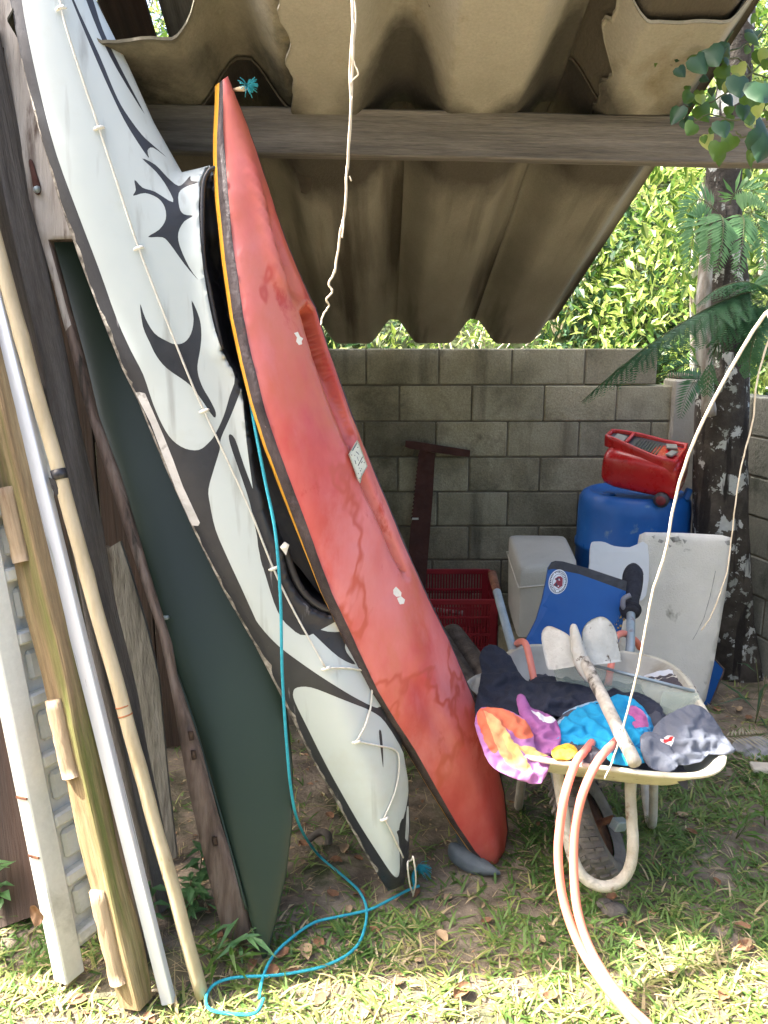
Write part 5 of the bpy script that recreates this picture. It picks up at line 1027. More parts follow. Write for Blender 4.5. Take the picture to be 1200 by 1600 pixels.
# crumpled grey cloth on the ground at right, stone, tile
o = drape('grey_rag', [(1143, 1168), (1150, 1156), (1168, 1152), (1188, 1150), (1206, 1158), (1230, 1160), (1232, 1185), (1200, 1196), (1178, 1190), (1160, 1180)], 2.88, 3.02, .022, 'c_cloth_grey', '', '', fs=.16, seed=5, step=4, dirs=((1, .4), (-.6, 1))); tag(o, 'crumpled pale grey cloth on the ground at the right edge', 'cloth'); del o['group']
m = MB(); m.box(G(1195, 1200, .012), (.10, .06, .02), Matrix.Rotation(R(-8), 4, 'Z'), 0, .004); tag(m.obj('yellow_tile', 'c_cream'), 'flat yellowish tile fragment by the pale grey cloth', 'tile')
for (x, y, r_) in ((960, 1422, .028), (945, 1412, .02)):
    m = MB(); q = G(x, y, .008); rings = []
    for i in range(7):
        ph = math.pi * i / 6
        for k in range(12): rings.append(q + Vector((math.sin(ph) * math.cos(k * .5236) * r_ * 1.4, math.sin(ph) * math.sin(k * .5236) * r_, math.cos(ph) * r_ * .7)) * 1.0 + Vector((.004 * nz(i, k), .004 * nz(k, i), 0)))
    m.add(rings, [(i * 12 + k, i * 12 + (k + 1) % 12, (i + 1) * 12 + (k + 1) % 12, (i + 1) * 12 + k) for i in range(6) for k in range(12)]); tag(m.obj('stone', 'stone'), ('larger' if r_ > .025 else 'smaller') + ' stone in the grass in front of the nose hoop', 'stone')
# ------------------------------------------------------------------ dangling twigs and dry vines
def knotty(pts, n, amp, seed):
    out = spline(pts, n); return [p + Vector((amp * nz(i * .33, seed), amp * .5 * nz(i * .3, seed + 5), 0)) for i, p in enumerate(out)]
root = thing('dangling_vine', P(505, 505, 1.86), 'dry pale vine dangling from the roof in front of the beam', 'vine')
main = [P(553, -60, 1.80), P(551, 0, 1.80), P(552, 60, 1.80), P(550, 120, 1.81), P(547, 200, 1.81), P(542, 270, 1.82), P(539, 330, 1.82), P(532, 362, 1.82), P(524, 420, 1.83), P(514, 442, 1.83), P(519, 456, 1.83), P(510, 468, 1.83), P(514, 478, 1.84), P(506, 490, 1.84), P(501, 508, 1.84)]
m = MB(); kn = knotty(main, 8, .002, 2); m.tube(kn, [.0034 - .0016 * i / len(kn) + (.0008 if i % 13 == 0 else 0) for i in range(len(kn))], 8); m.obj('stem', 'vine_dry', root)
for q in ([(548, -40), (556, 30), (551, 80), (554, 100), (560, 115), (552, 124), (546, 135)], [(550, 150), (545, 210), (541, 290), (537, 345), (535, 372)], [(546, 275), (549, 283)], [(551, 40), (546, 110), (549, 170)]):
    m = MB(); m.tube(knotty([P(x, y, 1.805) for x, y in q], 6, .0015, q[0][1]), .0017, 6); m.obj('side_stem', 'vine_dry', root)
root = thing('bare_vine', P(945, 1215, 1.72), 'thick pale bare vine arching down from the right in front of the barrow', 'vine')
main = [P(1196, 490, 1.75) + Vector((.75, .5, 1.6)), P(1196, 490, 1.75) + Vector((.5, .3, .8)), P(1240, 440, 1.75), P(1196, 490, 1.75), P(1160, 545, 1.75), P(1115, 625, 1.75), P(1080, 700, 1.75), P(1055, 780, 1.75), P(1040, 860, 1.75), P(1020, 925, 1.75), P(1008, 985, 1.75), P(996, 1050, 1.75), P(978, 1120, 1.75), P(962, 1175, 1.75), P(945, 1217, 1.74)]
m = MB(); kn = knotty(main, 8, .002, 4); m.tube(kn, [.0045 - .0025 * i / len(kn) for i in range(len(kn))], 8); m.obj('stem', 'vine_dry', root)
root = thing('bare_vine', P(1100, 980, 2.3), 'thin pale bare vine hanging past the lichened tree trunk', 'vine')
main = [P(1198, 540, 2.3) + Vector((.25, .4, 1.7)), P(1198, 540, 2.3) + Vector((.08, .1, .8)), P(1215, 480, 2.3), P(1198, 540, 2.3), P(1182, 600, 2.3), P(1176, 660, 2.3), P(1160, 720, 2.3), P(1150, 780, 2.3), P(1143, 840, 2.3), P(1134, 900, 2.3), P(1112, 960, 2.32), P(1096, 985, 2.34)]
m = MB(); kn = knotty(main, 8, .003, 6); m.tube(kn, [.0035 - .002 * i / len(kn) for i in range(len(kn))], 8); m.obj('stem', 'vine_dry', root)
# ------------------------------------------------------------------ vegetation
def mesh_np(name, V, Fq, mats, mi=None, parent=None, loc=None, smooth=False):
    me = bpy.data.meshes.new(name); base = np.array(parent.location if parent is not None else (loc if loc is not None else (0, 0, 0)))
    V = np.asarray(V, np.float32) - base; nf = len(Fq); k = Fq.shape[1]
    me.vertices.add(len(V)); me.vertices.foreach_set('co', V.astype(np.float32).ravel())
    me.loops.add(nf * k); me.loops.foreach_set('vertex_index', Fq.astype(np.int32).ravel())
    me.polygons.add(nf); me.polygons.foreach_set('loop_start', np.arange(nf, dtype=np.int32) * k)
    ms = mats if isinstance(mats, (list, tuple)) else [mats]
    for q in ms: me.materials.append(MATS[q])
    if mi is not None: me.polygons.foreach_set('material_index', np.asarray(mi, np.int32))
    me.polygons.foreach_set('use_smooth', np.full(nf, smooth)); me.update(); me.validate()
    o = bpy.data.objects.new(name, me); sc.collection.objects.link(o)
    if parent is not None: o.parent = parent
    else: o.location = base
    return o
def norm(a): return a / np.maximum(np.linalg.norm(a, axis=-1, keepdims=True), 1e-9)
def leaves(pos, dr, up, ln, wd, fold=.25, droop=.15):
    """one folded leaf of two quads per position"""
    n = len(pos); dr = norm(dr); sd_ = norm(np.cross(dr, up)); nn = np.cross(sd_, dr); ln = ln[:, None]; wd = wd[:, None]
    b = pos; t = pos + dr * ln - nn * ln * droop; L = pos + dr * ln * .45 + sd_ * wd * .5 + nn * wd * fold * .5; Rr = pos + dr * ln * .45 - sd_ * wd * .5 + nn * wd * fold * .5; m_ = pos + dr * ln * .5 - nn * wd * fold * .3
    V = np.stack([b, L, t, Rr, m_], 1).reshape(-1, 3); k = np.arange(n)[:, None] * 5
    return V, np.concatenate([k + np.array([[0, 4, 2, 1]]), k + np.array([[0, 3, 2, 4]])], 0)
def shrub(name, base, h, r, n, ls, mats, label, cat, group=None, clusters=26, stems=7, seed=0):
    g = np.random.default_rng(seed); root = thing(name, base, label, cat, group); base = np.array(base)
    m = MB(); tips = []
    for k in range(stems):
        a = g.uniform(0, 6.28); e = base + np.array([math.cos(a) * r * g.uniform(.2, .8), math.sin(a) * r * g.uniform(.2, .8), h * g.uniform(.6, .95)])
        pts = [base, base * .5 + e * .5 + g.normal(0, .06, 3) + np.array([0, 0, .1]), e]; sp_ = spline(pts, 4); m.tube(sp_, [.014 * (1 - i / (len(sp_) + 2)) for i in range(len(sp_))], 5); tips += [np.array(p) for p in sp_[3:]]
    m.obj('stem', 'stem' if seed % 3 else 'vine_dry', root)
    c = []
    for k in range(clusters):
        a = g.uniform(0, 6.28); rr_ = r * math.sqrt(g.uniform(0, 1)); z = h * g.uniform(.12, 1.02); f = math.sqrt(max(.15, 1 - ((z / h - .5) / .62) ** 2)); c.append(base + np.array([math.cos(a) * rr_ * f, math.sin(a) * rr_ * f, z]))
    c = np.array(c); ci = g.integers(0, clusters, n); sg = r * .17
    pos = c[ci] + g.normal(0, 1, (n, 3)) * np.array([sg, sg, sg * .9]); out = norm(pos - c[ci]); dr = out + g.normal(0, .5, (n, 3)) + np.array([0, 0, -.05]); up = np.tile([0, 0, 1.], (n, 1)) + g.normal(0, .45, (n, 3))
    l = ls * g.uniform(.55, 1.25, n); V, Fq = leaves(pos, dr, up, l, l * g.uniform(.30, .46, n)); cl = g.integers(0, len(mats), clusters); mi = np.where(g.random(n) < .75, cl[ci], g.integers(0, len(mats), n))
    mesh_np('foliage', V, Fq, mats, np.tile(mi, 2), root); return root
g0 = np.random.default_rng(11); cnt = 0
spots = []
for yy in (6.3, 7.0, 7.8, 8.7, 9.7, 10.9, 12.2, 13.6):
    step = .85 + (yy - 6) * .07
    for k in range(-3, 12):
        x = k * step * .9 + g0.uniform(-.25, .25); 
        if -.36 * yy < x < .66 * yy: spots.append((x, yy + g0.uniform(-.3, .3)))
for (x, y) in spots:
    rgt_ = x > .12 * y
    shrub('hillside_shrub', (x, y, hz(x, y) - .05), g0.uniform(.9, 1.3), .58 + y * .03, int((820 if rgt_ else 500) * (1.5 if cnt % 4 == 1 else .8)), (.060, .095, .13, .08)[cnt % 4] + y * .003, ['leaf_sun', 'leaf_sun', 'leaf_mid', 'leaf_deep', 'leaf_deep'] if cnt % 3 else ['leaf_sun', 'leaf_mid'], 'sunlit yellow green shrub on the bank behind the block wall', 'shrub', 'shrubs on the bank behind the wall', seed=cnt); cnt += 1
# tall thin trees on the bank
for k, (px, d, h_, r_) in enumerate(((1052, 5.6, 3.4, .035), (1135, 6.2, 4.5, .10), (1085, 7.0, 4.2, .03), (262, 8.0, 6.2, .06), (1178, 8.5, 5.6, .06))):
    b = P(px, 560, d); b.z = hz(b.x, b.y) - .1; root = thing('slender_tree', b, ['thin pale lichened tree behind the wall, left of the fern trunk', 'thick pale sunlit tree behind the fern trunk', 'thin whitish tree behind the fern trunk', 'slender tree seen through the gap at top left', 'slender tree at the right edge on the bank'][k], 'tree')
    m = MB(); top = b + Vector((.25 * (-1) ** k, .1, h_)); pts = spline([b, b.lerp(top, .35) + Vector((.08, 0, 0)), b.lerp(top, .7) - Vector((.06, 0, 0)), top], 6); m.tube(pts, [r_ * (1 - .6 * i / len(pts)) for i in range(len(pts))], 9); m.obj('trunk', 'bark_pale', root)
    n = 1500; g = np.random.default_rng(k + 50); c = np.array([np.array(pts[i]) + g.normal(0, .35, 3) for i in g.integers(9, len(pts), 16)]); ci = g.integers(0, 16, n)
    pos = c[ci] + g.normal(0, .17, (n, 3)); l = .11 * g.uniform(.6, 1.3, n); V, Fq = leaves(pos, g.normal(0, 1, (n, 3)) + np.array([0, 0, -.4]), np.tile([0, 0, 1.], (n, 1)) + g.normal(0, .4, (n, 3)), l, l * .4); mesh_np('crown', V, Fq, ['leaf_sun', 'leaf_mid'], g.integers(0, 2, 2 * n), root)
# unseen tree added to shade the roof gap and the right wall
b = Vector((-3.6, 4.9, 0)); root = thing('added_shade_tree', b, 'unseen leafy tree added left of the shed, its crown placed to shade it', 'tree')
m = MB(); pts = spline([b, b + Vector((.1, 0, 1.5)), b + Vector((.3, -.2, 3)), b + Vector((1.0, -.6, 4.2)), b + Vector((2.2, -1.0, 5.0))], 6); m.tube(pts, [.16 * (1 - .7 * i / len(pts)) for i in range(len(pts))], 10); m.tube(spline([pts[12], pts[12] + Vector((.2, -1.2, 1)), pts[12] + Vector((.8, -2.0, 1.8))], 5), [.08 - .005 * i for i in range(11)], 8); m.obj('trunk', 'bark', root)
g = np.random.default_rng(99); n = 16000; c = np.stack([g.uniform(-4.6, -.6, 90), g.uniform(2.35, 5.2, 90), g.uniform(4.0, 5.4, 90)], 1); ci = g.integers(0, 90, n); pos = c[ci] + g.normal(0, .24, (n, 3)); pos = pos[pos[:, 1] > 2.02]; n = len(pos)
l = .20 * g.uniform(.6, 1.3, n); V, Fq = leaves(pos, g.normal(0, 1, (n, 3)), np.tile([0, 0, 1.], (n, 1)) + g.normal(0, .35, (n, 3)), l, l * .5); mesh_np('crown', V, Fq, ['leaf_mid', 'leaf_deep'], g.integers(0, 2, 2 * n), root)
# unseen trees added behind the camera to block sky light and darken reflections
for k, x in enumerate((-9.5, -7, -4.6, -2.2, .4, 2.9, 5.2, 7.6, 10)):
    b = Vector((x, -5.2 - .9 * (k % 3) + .12 * abs(x), 0)); h_ = 3.6 + .7 * (k % 3)
    if k == 0:
        yt = thing('sky_block_tree', b, 'unseen green tree added behind the viewer to block sky light', 'tree', 'unseen trees added behind the viewer'); g = np.random.default_rng(5)
        m = MB(); m.tube([b, b + Vector((.1, 0, 1.6)), b + Vector((0, .1, 3))], [.14, .11, .06], 9); m.obj('trunk', 'bark', yt)
        n = 3200; c = np.stack([g.uniform(-1.5, 1.5, 50), g.uniform(-.9, .9, 50), g.uniform(.5, 3.9, 50)], 1) + np.array(b); ci = g.integers(0, 50, n); pos = c[ci] + g.normal(0, .28, (n, 3)); l = .24 * g.uniform(.6, 1.3, n)
        V, Fq = leaves(pos, g.normal(0, 1, (n, 3)), np.tile([0, 0, 1.], (n, 1)) + g.normal(0, .4, (n, 3)), l, l * .5); mesh_np('crown', V, Fq, ['leaf_mid', 'leaf_deep'], g.integers(0, 2, 2 * n), yt)
    else:
        c = yt.copy(); sc.collection.objects.link(c); c.location = b; c.rotation_euler = (0, 0, k * 1.3 if k % 2 else .2); c.scale = (1, 1, h_ / 3.6)
        for ch in list(yt.children): d = ch.copy(); sc.collection.objects.link(d); d.parent = c
# ferns
def frond(pts, pl_len, npin, mt, parent, seed=0, droop=.3, sub_=True, wfac=.16, up=(0, 0, 1), stemr=.0022):
    sp_ = spline(pts, 8); g = np.random.default_rng(seed); A = np.array([tuple(p) for p in sp_]); L = np.r_[0, np.cumsum(np.linalg.norm(np.diff(A, axis=0), axis=1))]; L /= L[-1]
    m = MB(); m.tube(sp_, [stemr * (1 - .75 * i / len(sp_)) for i in range(len(sp_))], 6)
    pos = []; dr = []; ups = []; ln = []; wd = []
    for i in range(npin):
        t = .10 + .90 * i / npin; p = np.array([np.interp(t, L, A[:, k]) for k in range(3)]); p2 = np.array([np.interp(min(1, t + .03), L, A[:, k]) for k in range(3)]); tg = norm(p2 - p + 1e-9); upv = np.array(up, float); side = norm(np.cross(tg, upv))
        nn = np.cross(side, tg); pl = pl_len * (sstep(0, .28, t) * .6 + .4) * (1 - t) ** .62 + .006
        for s_ in (-1, 1):
            d = norm(side * s_ + tg * .45 - np.array([0, 0, 1]) * droop * g.uniform(.5, 1.2) + g.normal(0, .05, 3))
            if sub_:
                k2 = max(5, int(pl / .0095))
                for j in range(k2):
                    q = p + d * pl * (j + .5) / k2 - np.array([0, 0, 1]) * droop * .25 * pl * ((j + .5) / k2) ** 2; w2 = pl * wfac * (1 - (j + .5) / k2) ** .6 + .005; e = norm(np.cross(d, nn))
                    for s2 in (-1, 1): pos.append(q); dr.append(e * s2 + d * .55); ups.append(nn); ln.append(w2); wd.append(pl / k2 * 1.15)
            else: pos.append(p); dr.append(d); ups.append(nn); ln.append(pl); wd.append(min(.021, pl * wfac))
    V, Fq = leaves(np.array(pos), np.array(dr), np.array(ups), np.array(ln), np.array(wd), .15, .08)
    if parent is None: return m, V, Fq
    m.obj('rachis', 'stem', parent); mesh_np('frond', V, Fq, mt, None, parent)
# the lichened trunk with ferns
tb = P(1122, 1100, 3.82); tb.z = 0; root = thing('lichened_tree', tb, 'dark tree trunk with white lichen patches standing in front of the right block wall', 'tree')
m = MB(); tr_ = [(1140, 1070, 3.82, .155), (1134, 960, 3.82, .142), (1128, 850, 3.82, .135), (1126, 700, 3.82, .128), (1133, 560, 3.82, .112), (1138, 460, 3.82, .096), (1130, 360, 3.84, .083), (1132, 260, 3.86, .078), (1150, 100, 3.8, .07), (1160, -120, 3.8, .06)]
pts = [P(x, y, d) for x, y, d, r in tr_]; pts[0].z = -.05; ps = spline(pts, 8); rr_ = np.interp(np.arange(len(ps)), np.arange(len(tr_)) * 8, [r for *_, r in tr_]); NSg = 28; vs = []
for i, p in enumerate(ps):
    for k in range(NSg):
        a = 2 * math.pi * k / NSg; r = rr_[i] * (1 + .09 * nz(math.cos(a) * 1.6, math.sin(a) * 1.6, p.z * .8) + .045 * nz(math.cos(a) * 6, math.sin(a) * 6, p.z * 5) + .25 * max(0, .25 - p.z) * (1 + nz(a, 1))); vs.append(p + Vector((math.cos(a) * r, math.sin(a) * r, 0)))
m.add(vs, [(i * NSg + k, i * NSg + (k + 1) % NSg, (i + 1) * NSg + (k + 1) % NSg, (i + 1) * NSg + k) for i in range(len(ps) - 1) for k in range(NSg)]); m.obj('trunk', 'bark', root)
m = MB(); q = [P(1108, 650, 3.69), P(1102, 560, 3.69), P(1099, 480, 3.69), P(1104, 400, 3.73)]; m.tube(spline(q, 6), [.032 + .008 * nz(i * .6) for i in range(19)], 10); m.obj('side_stem', 'bark_pale', root)
fr_ = thing('fern_clump', P(1130, 340, 3.2), 'bright green hanging ferns growing on the upper trunk', 'fern')
for k, q in enumerate(([(1108, 335, 3.22), (1112, 350, 3.12), (1108, 390, 3.06), (1104, 425, 3.04)], [(1125, 335, 3.25), (1130, 345, 3.1), (1128, 385, 3.02), (1118, 430, 3.0)], [(1150, 335, 3.28), (1162, 342, 3.15), (1160, 380, 3.06), (1152, 440, 3.02)], [(1100, 340, 3.25), (1088, 350, 3.14), (1080, 390, 3.1), (1076, 425, 3.08)], [(1160, 330, 3.3), (1180, 340, 3.2), (1192, 380, 3.14), (1198, 430, 3.1)], [(1140, 320, 3.3), (1150, 300, 3.25), (1180, 300, 3.2), (1210, 330, 3.15)], [(1120, 330, 3.3), (1095, 312, 3.25), (1075, 330, 3.2), (1062, 370, 3.2)])):
    frond([P(a[0], a[1], a[2] + .38) for a in q], .11, 26, 'fern', fr_, k, .45, False, .2, up=(0, -1, .3))
fr_ = thing('tree_fern', P(1185, 455, 3.05), 'dark green feathery fern with a long frond reaching left over the red case', 'fern')
for k, (q, pl_) in enumerate((([(1195, 452, 3.08), (1150, 462, 2.98), (1090, 490, 2.92), (1020, 535, 2.88), (960, 582, 2.86), (908, 628, 2.86)], .24), ([(1190, 470, 3.05), (1160, 490, 2.95), (1130, 520, 2.9), (1110, 570, 2.9), (1105, 620, 2.92)], .13), ([(1200, 470, 3.05), (1190, 500, 2.95), (1175, 540, 2.9), (1170, 590, 2.9)], .13), ([(1195, 455, 3.1), (1165, 440, 3.0), (1120, 452, 2.95), (1085, 480, 2.95)], .12), ([(1200, 460, 3.1), (1230, 490, 3.0), (1240, 540, 2.95), (1235, 600, 2.95)], .15), ([(1200, 450, 3.1), (1215, 400, 3.1), (1240, 380, 3.05), (1280, 400, 3.0)], .15))):
    frond([P(a[0], a[1], a[2] + .25) for a in q], pl_ * 1.0, 36 if k == 0 else 24, 'fern_dark', fr_, 20 + k, .6, True, .30 if k == 0 else .22, stemr=.0035)
fr_ = thing('wall_fern', P(1085, 560, 3.7), 'small grey green fern drooping beside the concrete pier top', 'fern')
for k, q in enumerate(([(1098, 575, 3.7), (1080, 570, 3.6), (1050, 578, 3.55), (1030, 592, 3.55)], [(1098, 580, 3.7), (1085, 595, 3.6), (1072, 620, 3.56), (1062, 655, 3.56)])): frond([P(*a) for a in q], .09, 22, 'fern_dark', fr_, 40 + k, .4, False, .16, up=(0, -1, .4))
fr_ = thing('dead_fern', G(1160, 1150), 'dry pale fern leaf lying on the ground by the grey cloth', 'fern leaf')
frond([G(1125, 1152, .03), G(1150, 1150, .04), G(1180, 1148, .04), G(1210, 1142, .02)], .12, 16, 'fern_dead', fr_, 60, .1, False, .10)
# climbing vine with heart shaped leaves at top right
root = thing('leafy_vine', P(1150, 200, 2.1), 'leafy climbing vine hanging over the right end of the beam', 'vine')
m = MB(); brs = [[(1240, 60, 2.2), (1190, 100, 2.15), (1140, 140, 2.1), (1100, 165, 2.1), (1075, 150, 2.1)], [(1260, 150, 2.1), (1200, 170, 2.08), (1150, 188, 2.06), (1110, 178, 2.05), (1085, 190, 2.05)], [(1230, 0, 2.2), (1180, 60, 2.2), (1140, 80, 2.15), (1100, 90, 2.1), (1080, 75, 2.1)], [(1230, 190, 2.0), (1190, 200, 2.0), (1160, 215, 2.0), (1150, 205, 2.0)], [(1250, 90, 2.3), (1215, 120, 2.3), (1180, 115, 2.3), (1150, 90, 2.3), (1120, 110, 2.3)]]
ap = []
for q in brs:
    sp_ = knotty([P(*a) for a in q], 8, .012, q[0][0]); m.tube(sp_, [.0028 * (1 - .5 * i / len(sp_)) for i in range(len(sp_))], 6); ap += sp_
m.obj('stem', 'stem', root)
heart = [(0, 0), (-.22, .10), (-.46, .02), (-.50, -.22), (-.36, -.52), (-.16, -.80), (0, -1.0), (.16, -.80), (.36, -.52), (.50, -.22), (.46, .02), (.22, .10)]
def heart_leaf(mb, p, s_, g, mi):
    a = Vector((g.gauss(0, .5), g.gauss(-.2, .4), -1)).normalized() * -1; f = Vector((g.gauss(0, .5), -1, g.gauss(.25, .5))); f = (f - a * f.dot(a)).normalized(); sx = a.cross(f)
    vs = [p + sx * (x * s_) + a * (y * s_) - f * (abs(x) * s_ * .25) + f * (.12 * s_ * math.sin(y * 3)) for x, y in heart]; md = p - a * .5 * s_ + f * .03 * s_
    mb.add(vs + [md], [(i, (i + 1) % 12, 12) for i in range(12)], mi, True)
g = random.Random(31); m = MB()
for k in range(100):
    p = g.choice(ap) + Vector((g.gauss(0, .03), g.gauss(0, .05), g.gauss(-.01, .035))); heart_leaf(m, p, g.uniform(.018, .046), g, g.choice((0, 1, 1, 2)))
for (x, y, d, s_) in ((1180, 200, 1.85, .075), (1200, 215, 1.85, .06), (1155, 120, 1.9, .055), (1190, 130, 1.85, .07), (1087, 88, 1.95, .05), (1108, 75, 1.95, .055), (1128, 190, 1.9, .045), (1118, 70, 1.97, .05), (1060, 105, 2.0, .03), (1163, 165, 1.9, .035)): heart_leaf(m, P(x, y, d), s_, g, 0)
m.obj('leaves', ['leaf_deep', 'leaf_mid', 'leaf_sun'], root)
# broad leaved weeds by the boards
def weed(base, h_, n, ls, mt, label, seed, lean=(0, 0), group=None, wr_=.42, grassy=False):
    g = random.Random(seed); root = thing('weed', base, label, 'weed', group); m = MB(); stems = [];
    for k in range(1 if not grassy else 3):
        top = base + Vector((lean[0] + g.gauss(0, .02) + k * .02, lean[1] + g.gauss(0, .02), h_ * (1 - .2 * k))); stems.append(spline([base, base.lerp(top, .5) + Vector((g.gauss(0, .01), -.01, 0)), top], 6)); m.tube(stems[-1], .0018, 6)
    m.obj('stem', 'stem', root); pos = []; dr = []; up = []; ln = []
    for k in range(n):
        st_ = stems[k % len(stems)]; i = int(len(st_) * (.25 + .74 * (k // len(stems)) / max(1, n / len(stems)))); p = st_[min(i, len(st_) - 1)]; a = k * 2.4 + g.uniform(-.4, .4); l = ls * g.uniform(.75, 1.2)
        pos.append(tuple(p)); dr.append((math.cos(a), math.sin(a), g.uniform(-.1, .5))); up.append((g.gauss(0, .2), g.gauss(0, .2), 1)); ln.append(l)
    V, Fq = leaves(np.array(pos), np.array(dr, float), np.array(up, float), np.array(ln), np.array(ln) * wr_, .25, .25); mesh_np('leaves', V, Fq, mt, None, root)
weed(G(305, 1425), .19, 26, .060, 'fern', 'leafy green weed between the pale pole and the dark board foot', 1)
weed(G(290, 1440), .15, 20, .055, 'fern', 'lower green weed just left of the leafy weed by the pole', 2, (-.02, 0))
weed(G(365, 1480), .10, 18, .10, 'fern', 'grass like green shoot at the foot of the long plank', 3, (.02, -.02), wr_=.16, grassy=True)
weed(G(330, 1500), .07, 12, .09, 'leaf_mid', 'low grassy shoot between the pole foot and the long plank', 4, (.03, -.01), wr_=.14, grassy=True)
weed(G(12, 1420), .17, 18, .06, 'fern', 'green weed at the left edge behind the white door', 5)
weed(G(120, 1470), .16, 7, .04, 'leaf_deep', 'small dark weed at the foot of the white door', 6)
weed(G(155, 1475), .12, 10, .05, 'leaf_mid', 'green weed between the white door and the timber post', 7)
weed(G(228, 1470), .14, 16, .05, 'fern', 'green weed between the metal bar and the pale pole', 8)
weed(G(1150, 1310), .10, 14, .10, 'leaf_mid', 'tufted grassy weed on bare soil right of the barrow', 9, wr_=.13, grassy=True)
weed(G(1195, 1290), .12, 12, .07, 'leaf_mid', 'leafy weed at the right edge near the grey cloth', 10, wr_=.3)
weed(G(1180, 1130), .30, 9, .22, 'leaf_deep', 'long bladed grass clump against the right block wall', 11, wr_=.05, grassy=True)
# grass
def blades(name, xy, ln, wd, tilt, mats, mi, seed, curl=1.0, z0=-.004):
    g = np.random.default_rng(seed); n = len(xy); a = g.uniform(0, 6.283, n); d = np.stack([np.cos(a), np.sin(a), np.zeros(n)], 1); s_ = np.stack([-np.sin(a), np.cos(a), np.zeros(n)], 1)
    base = np.stack([xy[:, 0], xy[:, 1], np.array([gz(x, y) for x, y in xy]) + z0], 1); Vv = []; NSG = 4
    for k in range(NSG + 1):
        t = k / NSG; th = tilt - curl * t * g.uniform(.5, 1.1, n); hor = ln * t * np.cos(tilt - curl * t * .5); ver = ln * t * np.sin(tilt - curl * t * .5)
        w_ = wd * (1 - t ** 2.2) * (.6 + .4 * min(1, t * 4)) + .0002; p = base + d * hor[:, None] + np.array([0, 0, 1.]) * np.maximum(ver, .002 + .01 * t)[:, None]
        Vv += [p - s_ * w_[:, None] / 2, p + s_ * w_[:, None] / 2]
    V = np.stack(Vv, 1).reshape(-1, 3); k0 = np.arange(n)[:, None] * (2 * (NSG + 1)); Fq = np.concatenate([k0 + np.array([[2 * k, 2 * k + 1, 2 * k + 3, 2 * k + 2]]) for k in range(NSG)], 0)
    return mesh_np(name, V, Fq, mats, np.tile(mi, NSG))
def scatter(n, fn, seed, x0=-2.2, x1=2.6, y0=.9, y1=4.2, per=7, sp_=.018):
    g = np.random.default_rng(seed); out = []
    while len(out) < n:
        x, y = g.uniform(x0, x1), g.uniform(y0, y1)
        if g.random() < fn(x, y): out += [(x + g.normal(0, sp_), y + g.normal(0, sp_)) for _ in range(per)]
    return np.array(out[:n])
def dens(x, y):
    d = sstep(-.05, .35, nz(x * 2.3, y * 2.3, 1) + .35 * nz(x * 6, y * 6, 3) + .30 + .34 * (1 if x > .0 else 0) * (1 - sstep(2.3, 2.9, y)))
    d *= 1 - .75 * sstep(.15, .6, y - 2.2 - .45 * max(0, x - .5)) * (1 if x < 2 else .6)
    if -.75 < x < .45 and y > 2.02: d *= .15
    if x > .45 and y > 3.0: d *= .25
    return d
g = np.random.default_rng(5)
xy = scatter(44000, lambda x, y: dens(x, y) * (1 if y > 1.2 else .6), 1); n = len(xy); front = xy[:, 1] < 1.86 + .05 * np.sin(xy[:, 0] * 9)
mi = np.where(front, g.choice([1, 1, 2, 0], n), g.choice([0, 0, 0, 1, 2], n, p=[.3, .3, .22, .12, .06]))  # paler blades in front: dried grass, with sunlight also put into the colour
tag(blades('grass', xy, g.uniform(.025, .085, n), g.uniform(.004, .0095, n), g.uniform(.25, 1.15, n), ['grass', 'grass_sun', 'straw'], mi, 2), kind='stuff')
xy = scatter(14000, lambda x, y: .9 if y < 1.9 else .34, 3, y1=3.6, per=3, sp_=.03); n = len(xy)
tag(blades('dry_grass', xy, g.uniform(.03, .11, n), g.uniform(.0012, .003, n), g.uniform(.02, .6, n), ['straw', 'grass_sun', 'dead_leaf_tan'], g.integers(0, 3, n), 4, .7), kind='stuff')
# fallen leaves
def fallen(x, y, s_, seed, mt):
    g = random.Random(seed); m = MB(); a = g.uniform(0, 6.28); ca, sa = math.cos(a), math.sin(a); cu = g.uniform(.2, 1.0); cl = g.uniform(-.5, .8); n1, n2 = 9, 5; z = gz(x, y) + .012
    tz = g.uniform(-.2, .4); vs = []
    for i in range(n1):
        t = i / (n1 - 1); w_ = s_ * .34 * math.sin(math.pi * min(1, t * .96 + .03)) ** .75 * (1 + .12 * nz(i * .9, seed)) + .001
        for j in range(n2):
            u = (j / (n2 - 1) - .5) * 2; X = (t - .5) * s_; Yv = u * w_ * math.cos(cu * u * .7); Zv = abs(u) ** 1.6 * w_ * cu * .8 + cl * s_ * (t - .5) ** 2 + .005 * nz(i * .6, j * .8, seed) + tz * abs(X) * .3; vs.append(Vector((x + X * ca - Yv * sa, y + X * sa + Yv * ca, z + max(-.006, Zv))))
    m.add(vs, [(i * n2 + j, i * n2 + j + 1, (i + 1) * n2 + j + 1, (i + 1) * n2 + j) for i in range(n1 - 1) for j in range(n2 - 1)]); o = m.obj('fallen_leaf', mt); return o
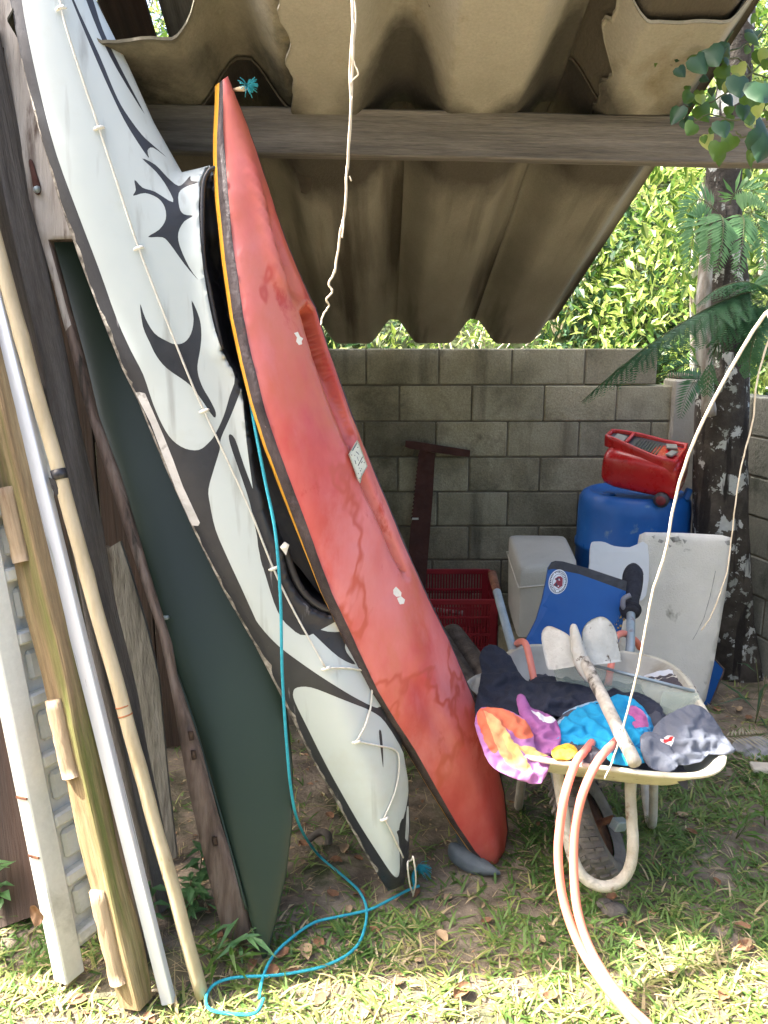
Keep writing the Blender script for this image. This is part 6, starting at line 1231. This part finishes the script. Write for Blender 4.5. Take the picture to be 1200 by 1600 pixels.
lp_ = [(690, 1465, .06), (722, 1552, .075), (562, 1398, .05), (538, 1328, .06), (412, 1452, .05), (440, 1492, .06), (478, 1486, .07), (498, 1470, .05), (395, 1505, .05), (505, 1300, .05), (1165, 1480, .07), (1160, 1450, .05), (1050, 1520, .05), (1120, 1380, .04), (955, 1408, .05), (1065, 1272, .05), (425, 1515, .06), (455, 1520, .05), (620, 1400, .04), (650, 1395, .05), (585, 1455, .04), (470, 1350, .05), (525, 1345, .05), (560, 1345, .04), (1165, 1475, .06), (1080, 1300, .05), (1120, 1105, .06), (1155, 1108, .06), (1170, 1120, .05), (620, 1535, .04), (655, 1500, .03), (120, 1560, .06), (60, 1550, .05), (100, 1470, .05), (860, 1560, .05), (760, 1440, .04), (845, 1470, .04), (500, 1560, .05), (1130, 1560, .05), (570, 1580, .05), (230, 1590, .05), (1000, 1480, .04), (700, 1400, .04), (350, 1460, .05), (520, 1400, .05), (545, 1420, .04), (475, 1320, .05), (515, 1275, .05), (555, 1250, .04)]
for k, (x, y, s_) in enumerate(lp_):
    p = G(x, y); tag(fallen(p.x, p.y, s_ * .85, k, 'dead_leaf' if k % 3 else 'dead_leaf_tan'), 'dry brown curled leaf fallen on the ground', 'fallen leaf', 'fallen leaves on the ground')
g = np.random.default_rng(8); n = 2600; px = np.stack([g.uniform(-1.8, 2.4, n), 1.2 + g.random(n) ** 1.1 * 2.8], 1)
z = np.array([gz(a, b) for a, b in px]) + .003; a = g.uniform(0, 6.28, n); l = g.uniform(.008, .032, n)
V, Fq = leaves(np.c_[px, z], np.stack([np.cos(a), np.sin(a), g.uniform(-.05, .3, n)], 1), np.tile([0, 0, 1.], (n, 1)) + g.normal(0, .3, (n, 3)), l, l * .45, .3, .1)
tag(mesh_np('leaf_litter', V, Fq, ['dead_leaf', 'dead_leaf_tan', 'straw'], g.integers(0, 3, 2 * n)), kind='stuff')
# curled dead leaf caught on the sunlit edge of the white door
o = fallen(0, 0, .10, 77, 'dead_leaf'); q = P(57, 1402, 1.745)
for v in o.data.vertices: c = v.co.copy(); v.co = Vector((c.y * .35, -c.z * .8 - .005, c.x * .9 + .002 * nz(c.x * 90, c.y * 90)))
o.location = q - Vector((0, 0, .04)); tag(o, 'reddish brown dry leaf caught on the sunlit edge of the white door', 'fallen leaf'); o.name = 'caught_leaf'
